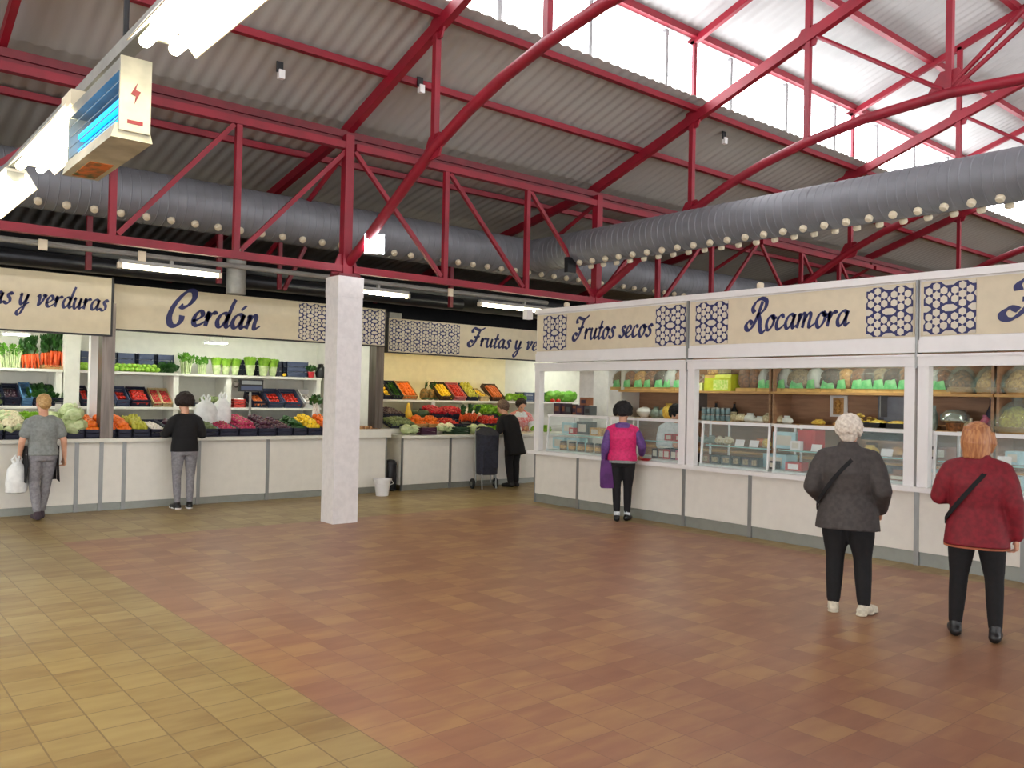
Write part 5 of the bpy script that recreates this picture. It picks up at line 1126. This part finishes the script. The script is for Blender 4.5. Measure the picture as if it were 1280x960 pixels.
        a = p0+sd*.016*k+d*.012*k; b = a+(sd*.6+d*.65+pn*.25).normalized()*.03*k
        limb(g, [a, b, b+(d*.9+pn*.35+sd*.1).normalized()*.024*k], [S(.0085), S(.007), S(.0055)], 8)
    body = remesh(g, 'person', SKIN, .0072, 3)
    root = link('person', body, None, pos, (0,0,rz)); tag(root, label, 'person')
    for sx in (-1, 1):
        e = G(); e.M = HM; e.ball((sx*.020*k,.0505*k,.004*k), S(.0085), 10, 8); obj('eye', e, mat('eye_white', (235,232,226), .2, c2=(60,40,30), scale=2), root, True)
    for c in clothes:
        c(root, J, k, fat, HM, toe)
    return root
def top(m, name='jacket', slv=1.0, hem=.47, loose=1.0, puff=1.0, flare=1.0, col=.03, yoke=None):
    def f(root, J, k, fat, HM, toe):
        g = G(); S = lambda x: x*k; F = fat*loose
        lo = J['pelvis']+(J['waist']-J['pelvis']).normalized()*((hem-.53)*k)
        secs = [(lo, S(.108)*F*flare, S(.082)*F*flare), (lo.lerp(J['waist'], .5), S(.106)*F*(1+flare)/2, S(.08)*F), (J['waist'], S(.097)*F, S(.073)*F), (J['chest'], S(.106)*F, S(.078)*F), (J['chest'].lerp(J['neck'], .42), S(.112)*F**.7, S(.068)*F), (J['chest'].lerp(J['neck'], .68), S(.105)*F**.6, S(.060)*F**.8), (J['neck']-V((0,0,.012*k)), S(.070), S(.052)), (J['neck']+V((0,0,(col-.03)*k)), S(.044), S(.042))]
        ell_loft(g, secs, 24)
        for s_ in 'RL':
            a, b, c = J['sh'+s_], J['el'+s_], J['wr'+s_]
            q = F**.5; limb(g, [J['neck']-V((0,0,.035*k)), a.lerp(J['neck'], .45)-V((0,0,.006*k)), a], [S(.05), S(.045), S(.037)*q])
            if slv >= 1: limb(g, [a, a.lerp(b, .35), b, b.lerp(c, .97)], [S(.037)*q, S(.041)*q*puff, S(.037)*q*puff, S(.028)*q*puff])
            elif slv > .2: limb(g, [a, a.lerp(b, slv)], [S(.037)*q, S(.041)*q])
        me = remesh(g, name, m, .0105, 4); link(name, me, root)
    return f
def trousers(m, name='trousers', wide=1.0, low=.06, seat=1.0):
    def f(root, J, k, fat, HM, toe):
        g = G(); S = lambda x: x*k
        ell_loft(g, [(J['pelvis']-V((0,0,.06*k)), S(.092)*fat*seat, S(.07)*fat*seat), (J['pelvis'], S(.103)*fat*seat, S(.079)*fat*seat), (J['waist'].lerp(J['pelvis'], .3), S(.094)*fat, S(.07)*fat)], 22)
        for s_ in 'RL':
            a, b, c = J['hip'+s_], J['knee'+s_], J['ank'+s_]; c = b.lerp(c, 1-low*1.2)
            limb(g, [a, a.lerp(b, .5), b, b.lerp(c, .45), c], [S(.061)*fat, S(.054)*fat*(.5+.5*wide), S(.041)*wide, S(.038)*wide, S(.030)*wide])
        link(name, remesh(g, name, m, .0105, 4), root)
    return f
def shoes(m, sole=None, high=0):
    def f(root, J, k, fat, HM, toe):
        for s_, tt in (('R', toe[0]), ('L', toe[1])):
            a = J['ank'+s_]; g = G(); r = math.radians(tt); fd = V((math.sin(r), math.cos(r), 0)); z = .026*k+a.z-.05*k
            hl = V((a.x, a.y, z))-fd*.022*k; mid_ = V((a.x, a.y, z))+fd*.045*k; t_ = V((a.x, a.y, z-.006*k))+fd*.10*k
            limb(g, [hl, mid_, t_], [.027*k, .027*k, .020*k]); limb(g, [hl+V((0,0,.0))+fd*.01*k, V((a.x,a.y,z+.026*k+high*k))], [.027*k, .027*k])
            zb_ = a.z-.05*k+.002; g.v = [(x, y, max(zz, zb_)) for x, y, zz in g.v]
            me = remesh(g, 'shoe', m, .008, 3); o = link('shoe', me, root)
            if sole:
                q = G(); 
                for cc, rr in ((hl, .028*k), (mid_, .029*k), (t_, .022*k)): q.lathe([(rr,0),(rr,.022)], 14, (cc.x, cc.y, zb_))
                link('sole', remesh(q, 'sole', sole, .008, 2), o)
    return f
def hair(kind, m):
    def f(root, J, k, fat, HM, toe):
        g = G(); g.M = HM; S = lambda x: x*k; rnd = random.Random(len(kind)*7)
        if kind == 'curly':
            g.ball((0,-.018*k,.026*k), (S(.062),S(.064),S(.062)), 14, 10)
            for i in range(150):
                t = math.acos(1-1.45*(i+.5)/150); a = i*2.39996; d = V((math.sin(t)*math.cos(a), math.sin(t)*math.sin(a), math.cos(t)))
                if d.y > .55 and d.z < .45: continue
                g.ball((d.x*.070*k, -.018*k+d.y*.071*k, .022*k+d.z*.070*k), S(.012+.009*rnd.random()), 8, 6)
            me = remesh(g, 'hair', m, .006, 1)
        elif kind == 'bob':
            g.ball((0,-.010*k,.026*k), (S(.057),S(.064),S(.058)), 16, 12); g.tube([(0,-.03*k,.03*k),(0,-.042*k,-.02*k),(0,-.040*k,-.082*k)], [S(.055),S(.057),S(.046)], 16)
            for sx in (-1, 1): g.tube([(sx*.046*k,.005*k,.03*k),(sx*.058*k,.004*k,-.02*k),(sx*.050*k,.0*k,-.062*k)], [S(.024),S(.024),S(.014)], 10)
            for i in range(26): a = PI+(i/25)*PI; g.tube([(math.cos(a)*.05*k,-.012*k+math.sin(a)*.056*k,.06*k),(math.cos(a)*.060*k,-.012*k+math.sin(a)*.066*k,-.0*k),(math.cos(a)*.054*k,-.016*k+math.sin(a)*.060*k,-.090*k)], [S(.006),S(.007),S(.003)], 6)
            me = remesh(g, 'hair', m, .006, 1)
        elif kind == 'short':
            g.ball((0,-.014*k,.026*k), (S(.057),S(.063),S(.060)), 16, 12); g.ball((0,-.04*k,-.015*k), (S(.046),S(.032),S(.042)), 12, 8)
            for i in range(90):
                t = math.acos(1-1.5*(i+.5)/90); a = i*2.39996; d = V((math.sin(t)*math.cos(a), math.sin(t)*math.sin(a), math.cos(t)))
                if d.y > .5 and d.z < .5: continue
                g.ball((d.x*.058*k, -.016*k+d.y*.063*k, .02*k+d.z*.064*k), S(.0135), 7, 5)
            me = remesh(g, 'hair', m, .006, 1)
        elif kind == 'tied':
            g.ball((0,-.010*k,.026*k), (S(.055),S(.062),S(.058)), 16, 12); g.ball((0,-.035*k,-.01*k), (S(.046),S(.034),S(.038)), 12, 8); g.ball((0,-.062*k,.002*k), (S(.03),S(.03),S(.032)), 12, 8)
            for i in range(14): a = rnd.uniform(3.4,6); g.tube([(math.cos(a)*.045*k,-.01*k+math.sin(a)*.05*k,.03*k),(math.cos(a)*.05*k,-.01*k+math.sin(a)*.062*k,-.02*k)], [S(.008),S(.004)], 6)
            me = remesh(g, 'hair', m, .006, 1)
        elif kind == 'balding':
            for i in range(60):
                a = PI*.93+(i/59)*PI*1.14; g.tube([(math.cos(a)*.049*k,-.004*k+math.sin(a)*.058*k,.022*k),(math.cos(a)*.050*k,-.004*k+math.sin(a)*.056*k,-.03*k)], [S(.008),S(.007)], 6)
            me = remesh(g, 'hair', m, .006, 1)
        link('hair', me, root)
    return f
def strap(m, pts, w=.03, name='bag_strap'):
    def f(root, J, k, fat, HM, toe):
        g = G(); P = spline3(pts, k)
        vs, fs = [], []
        for i, (p, nrm) in enumerate(P):
            d = (P[min(i+1,len(P)-1)][0]-P[max(i-1,0)][0]).normalized(); sd = d.cross(nrm).normalized()
            for a, b in ((-1,0),(1,0),(1,1),(-1,1)): vs.append(p+sd*a*w/2+nrm*b*.006)
        for i in range(len(P)-1):
            for j in range(4): fs.append((i*4+j, i*4+(j+1) % 4, i*4+4+(j+1) % 4, i*4+4+j))
        fs += [(3,2,1,0), tuple(len(P)*4-4+j for j in range(4))]
        g.add(vs, fs); obj(name, g, m, root, True)
    return f
def spline3(pts, k):
    P = [(V(a)*k, V(b)) for a, b in pts]; out = []
    n = len(P)
    for i in range(n-1):
        p0, p1, p2, p3 = P[max(i-1,0)][0], P[i][0], P[i+1][0], P[min(i+2,n-1)][0]
        for j in range(6):
            t = j/6; out.append((.5*((2*p1)+(p2-p0)*t+(2*p0-5*p1+4*p2-p3)*t*t+(-p0+3*p1-3*p2+p3)*t**3), P[i][1].lerp(P[i+1][1], t).normalized()))
    return out+[P[-1]]
def cl(nm, c, c2=None, r=.85, **k): return mat(nm, c, r, c2=c2, scale=k.pop('scale', 30), **k)
BLKC = cl('black_cloth', (17,16,19), (11,10,13)); DKGREY = cl('charcoal_quilt', (66,60,58), (54,49,47), .7); REDCO = cl('red_quilt', (128,12,32), (106,8,24), .7)
GREYT = cl('grey_jersey', (136,140,138), (120,124,122)); GREYTR = cl('grey_marl', (140,138,142), (118,116,122)); PINKW = cl('pink_padded', (214,30,104), (190,20,88), .6); PURW = cl('purple_sleeve', (104,70,136), (86,56,116), .7)
WHC = cl('white_cotton', (222,228,230), (200,208,212)); REDW = cl('red_white_check', (206,60,66), (226,206,204), scale=60); BEIGES = cl('pale_trainer', (214,206,186), (190,182,164)); BLKS = cl('black_shoe', (20,20,22), None, .4)
BLO = cl('blonde_hair', (196,160,104), (160,120,72), .5, scale=50); BRN = cl('dark_curls', (40,26,22), (24,16,14), .8, scale=50); WHH = cl('white_hair', (222,212,198), (196,184,170), .6, scale=50); GIN = cl('ginger_blond_hair', (190,132,84), (150,92,56), .45, scale=12, stretch=(6,6,.6)); GRH = cl('grey_brown_hair', (120,96,78), (90,70,58), .6, scale=50); JET = cl('black_hair', (20,15,17), (12,10,11), .8, scale=50)
TRIM = cl('tan_piping', (168,96,66))
def view(x, y): return math.degrees(math.atan2(y, x))
# white haired shopper, dark quilted jacket
person(1.555, (6.36,3.43,0), view(6.36,3.43)-6, 'person with short white hair in a dark grey jacket and black trousers',
  dict(fat=1.18, head=(0,2), toe=(24,-6), curl=.9, J=dict(elR=(.165,-.045,.63), wrR=(.150,.06,.53), elL=(-.168,-.04,.635), wrL=(-.13,.075,.56), shR=(.116,-.012,.79), shL=(-.116,-.012,.79), ankR=(.085,-.012,.05), kneeR=(.072,.012,.285), ankL=(-.062,.0,.05), head=(0,.012,.920))),
  [top(DKGREY, 'jacket', 1, .425, 1.10, 1.1, 1.12, .075), trousers(BLKC, 'trousers', 1.12), shoes(BEIGES, BEIGES), hair('short', WHH),
   strap(BLKC, [((.05,.07,.78),(0,1,.3)), ((.045,.02,.845),(.3,.2,1)), ((.03,-.072,.79),(0,-1,.4)), ((-.03,-.103,.72),(0,-1,0)), ((-.10,-.088,.62),(-.5,-1,0)), ((-.146,-.02,.53),(-1,-.2,0)), ((-.12,.07,.50),(-.6,1,0))], .03)])
# red coat shopper
person(1.535, (6.44,2.50,0), view(6.44,2.5)-4, 'person with a ginger blond bob in a red coat and black trousers',
  dict(fat=1.06, head=(-20,0), toe=(4,-14), curl=.8, J=dict(shR=(.110,-.012,.785), shL=(-.110,-.012,.785), elR=(.150,-.02,.63), wrR=(.158,.02,.485), elL=(-.156,.0,.65), wrL=(-.11,.09,.64), ankR=(.082,-.02,.05), kneeR=(.074,.0,.285), ankL=(-.085,.012,.05), kneeL=(-.072,.012,.285))),
  [top(REDCO, 'coat', 1, .43, 1.1, 1.08, 1.1, .07), trousers(BLKC, 'trousers', 1.0), shoes(BLKS, None, .03), hair('bob', GIN),
   strap(BLKC, [((.06,.07,.77),(0,1,.3)), ((.055,.015,.835),(.3,.2,1)), ((.04,-.07,.78),(0,-1,.4)), ((-.02,-.095,.70),(0,-1,0)), ((-.085,-.084,.61),(-.5,-1,0)), ((-.128,-.02,.54),(-1,-.2,0)), ((-.11,.06,.51),(-.6,1,0))], .03),
   lambda root, J, k, fat, HM, toe: link('coat_piping', (lambda g: (ell_loft(g, [(J['pelvis']+V((0,0,-.105*k)), .137*k, .1035*k), (J['pelvis']+V((0,0,-.096*k)), .138*k, .1045*k)], 28), g)[1])(G()).mesh('coat_piping', TRIM, True), root)])
# curly haired shopper in black at the counter
person(1.575, (4.05,11.86,0), 88, 'person with dark curly hair in a black jumper and grey trousers, leaning to the counter',
  dict(fat=.98, head=(0,8), toe=(10,-10), curl=.8, J=dict(elR=(.15,.0,.65), wrR=(.12,.12,.66), elL=(-.155,.02,.66), wrL=(-.15,.13,.645), ankR=(.05,-.012,.05), ankL=(-.055,-.012,.05), chest=(0,.01,.72), neck=(0,.012,.825), head=(0,.045,.92))),
  [top(BLKC, 'jumper', 1, .50, 1.1, 1.05, 1.0, .03), trousers(GREYTR, 'trousers', .92), shoes(BLKS, FRAME), hair('curly', BRN)])
# blonde shopper with apron and carrier bag
person(1.545, (2.28,11.76,0), 92, 'person with tied blonde hair in a grey tee shirt, grey trousers and dark apron, walking',
  dict(fat=1.0, head=(10,4), toe=(10,-5), curl=1.0, J=dict(elR=(.148,-.03,.63), wrR=(.165,.01,.49), elL=(-.150,-.02,.63), wrL=(-.150,.05,.515), ankR=(.015,.05,.05), kneeR=(.045,.05,.29), ankL=(-.035,-.05,.055), kneeL=(-.05,.01,.285))),
  [top(GREYT, 'tee_shirt', .62, .51, 1.06, 1, 1.05, .02), trousers(GREYTR, 'trousers', 1.0, .1, 1.03), shoes(cl('dark_slipper', (70,58,66))), hair('tied', BLO),
   lambda root, J, k, fat, HM, toe: obj('apron', (lambda g: (g.tube([(.03*k,.085*k,.585*k),(-.05*k,.085*k,.585*k)], .01, 8), [g.poly([(sx*.112*k,-.03*k,.59*k),(sx*.118*k,.05*k,.59*k),(sx*.125*k,.06*k,.31*k),(sx*.118*k,-.045*k,.30*k),(sx*.106*k,-.055*k,.44*k)], (sx*.008,0,0)) for sx in (-1,1)], g.box((-.125*k,.07*k,.31*k),(.125*k,.078*k,.59*k)), g)[-1])(G()), BLKC, root)])
carrier(2.28-.262, 11.80, .335, .27, .46, 'white carrier bag hanging from the hand of the blonde shopper', .4, None)
# man in black with the trolley
person(1.60, (9.93,11.80,0), 100, 'person with thinning grey brown hair in a long black coat bending toward the vegetables',
  dict(fat=1.05, head=(15,25), toe=(10,-10), curl=.9, J=dict(waist=(0,.02,.61), chest=(0,.06,.715), neck=(-.005,.115,.81), head=(-.01,.165,.895), shR=(.104,.10,.765), shL=(-.106,.10,.765), elR=(.15,.12,.62), wrR=(.12,.22,.63), elL=(-.17,.07,.635), wrL=(-.225,.09,.60), ankR=(.05,-.01,.05), ankL=(-.05,-.012,.05))),
  [top(BLKC, 'coat', 1, .36, 1.12, 1.05, 1.02, .04), trousers(BLKC, 'trousers', 1.15), shoes(BLKS), hair('short', GRH)])
# pink waistcoat shopper
person(1.575, (8.50,7.81,0), view(8.6,8.0)-4, 'person with dark curly hair in a pink waistcoat over purple sleeves and black leggings',
  dict(fat=1.02, head=(-8,2), toe=(14,-4), curl=.8, J=dict(elR=(.165,.02,.645), wrR=(.16,.10,.575), elL=(-.145,-.02,.63), wrL=(-.155,.03,.52), ankR=(.048,.03,.05), ankL=(-.035,-.03,.05), kneeR=(.05,.03,.285), kneeL=(-.045,.0,.285))),
  [top(PURW, 'purple_top', 1, .56, 1.0, 1.05, 1.0, .05), top(PINKW, 'waistcoat', .05, .515, 1.14, 1, 1.02, .01), trousers(BLKC, 'leggings', .92), shoes(BLKS), hair('curly', JET),
   lambda root, J, k, fat, HM, toe: [obj('white_sock', G().tube([(J['ank'+s_].x,J['ank'+s_].y,.072),(J['ank'+s_].x,J['ank'+s_].y,.135)], .043, 14), WHC, root, True) for s_ in 'RL'],
   lambda root, J, k, fat, HM, toe: obj('shirt_hem', (lambda g: (ell_loft(g, [(J['pelvis']+V((0,0,-.03*k)), .123*k, .094*k), (J['pelvis']+V((0,0,.01*k)), .120*k, .092*k)], 24), g)[1])(G()), GREYT, root, True)])
PURB = mat('purple_fabric_bag', (96,44,112), .7, c2=(76,32,92), bump=.2)
t = thing('shopping_bag', 'purple shopping bag hanging at the side of the pink waistcoat shopper', 'bag', (8.345,7.93,.44), math.radians(-40)); g = G()
g.tube([(0,0,0),(0,0,.02),(0,0,.2),(0,0,.36),(0,0,.38)], [.085,.10,.105,.095,.088], 18); g.v = [(x, y*.45, z) for x, y, z in g.v]
obj('bag_body', g, PURB, t, True)
for sy in (-.03, .03): obj('handle', G().tube([(-.055,sy,.37),(-.04,sy*.5,.46),(0,0,.49),(.04,sy*.5,.46),(.055,sy,.37)], .009, 8), PURB, t, True)
# vendors
person(1.60, (9.87,8.12,0), 250, 'vendor with short black hair in a pale coat looking down behind the display case', 
  dict(fat=1.05, head=(25,32), curl=.9, J=dict(waist=(0,.01,.61), chest=(0,.03,.72), neck=(0,.06,.815), head=(0,.105,.90), shR=(.104,.04,.768), shL=(-.104,.04,.768), elR=(.14,.06,.62), wrR=(.09,.17,.63), elL=(-.14,.07,.62), wrL=(-.08,.18,.63))),
  [top(WHC, 'work_coat', 1, .42, 1.08, 1.05, 1.05, .04), trousers(BLKC), shoes(BLKS), hair('short', JET),
   lambda root, J, k, fat, HM, toe: obj('dark_apron', G().box((-.13*k,.095*k,.36*k),(.13*k,.101*k,.66*k)), BLKC, root)])
person(1.64, (11.22,13.15,0), 235, 'vendor with dark hair in a red and white check shirt behind the warm-lit counter',
  dict(fat=1.08, head=(25,30), curl=.9, J=dict(waist=(0,.02,.61), chest=(0,.06,.715), neck=(0,.10,.81), head=(0,.15,.89), shR=(.104,.08,.765), shL=(-.104,.08,.765), elR=(.145,.11,.62), wrR=(.1,.22,.62), elL=(-.145,.11,.62), wrL=(-.09,.22,.62))),
  [top(WHC, 'white_coat', 1, .42, 1.02, 1.0, 1.05, .04), top(REDW, 'check_shirt', .45, .5, 1.10, 1.08, 1.0, .0), trousers(BLKC), shoes(BLKS), hair('short', BRN)])
# shopping trolley
TB = mat('dark_blue_trolley_cloth', (44,46,60), .8, c2=(34,36,48), scale=25)
t = thing('shopping_trolley', 'dark blue two wheeled shopping trolley beside the person in black', 'trolley', (9.28,11.74,0), -.25)
t.scale = (1.12,1.12,1.08)
g = G(); ell_loft(g, [((0,0,.24),.15,.11),((0,0,.26),.17,.13),((0,0,.6),.18,.145),((0,0,.86),.185,.15),((0,0,.88),.18,.145)], 24); obj('cloth_bag', g, TB, t, True)
g = G(); ell_loft(g, [((0,0,.872),.19,.155),((0,0,.92),.185,.15),((0,-.02,.95),.14,.11)], 24); obj('flap', g, TB, t, True)
obj('front_pocket', G().box((-.12,-.165,.36),(.12,-.13,.62)), TB, t)
for sx in (-1, 1):
    obj('frame_tube', G().tube([(sx*.13,.13,.10),(sx*.13,.15,.5),(sx*.13,.19,.92),(sx*.10,.22,.98)], .010, 8), ALU, t, True)
    wl = obj('wheel', G().lathe([(.02,-.015),(.075,-.018),(.085,-.010),(.085,.010),(.075,.018),(.02,.015)], 20), BLACK, t, True, (sx*.20,.10,.085), (0,PI/2,0)); obj('hub', G().lathe([(.01,-.022),(.035,-.022),(.035,.022),(.01,.022)], 12), ALU, wl)
    obj('front_foot', G().tube([(sx*.12,-.08,.26),(sx*.12,-.10,.01)], .011, 8), ALU, t, True)
obj('axle', G().tube([(-.2,.10,.085),(.2,.10,.085)], .009, 8), ALU, t, True); obj('handle_bar', G().tube([(-.10,.22,.98),(-.04,.235,1.0),(.04,.235,1.0),(.10,.22,.98)], .014, 8), BLACK, t, True)
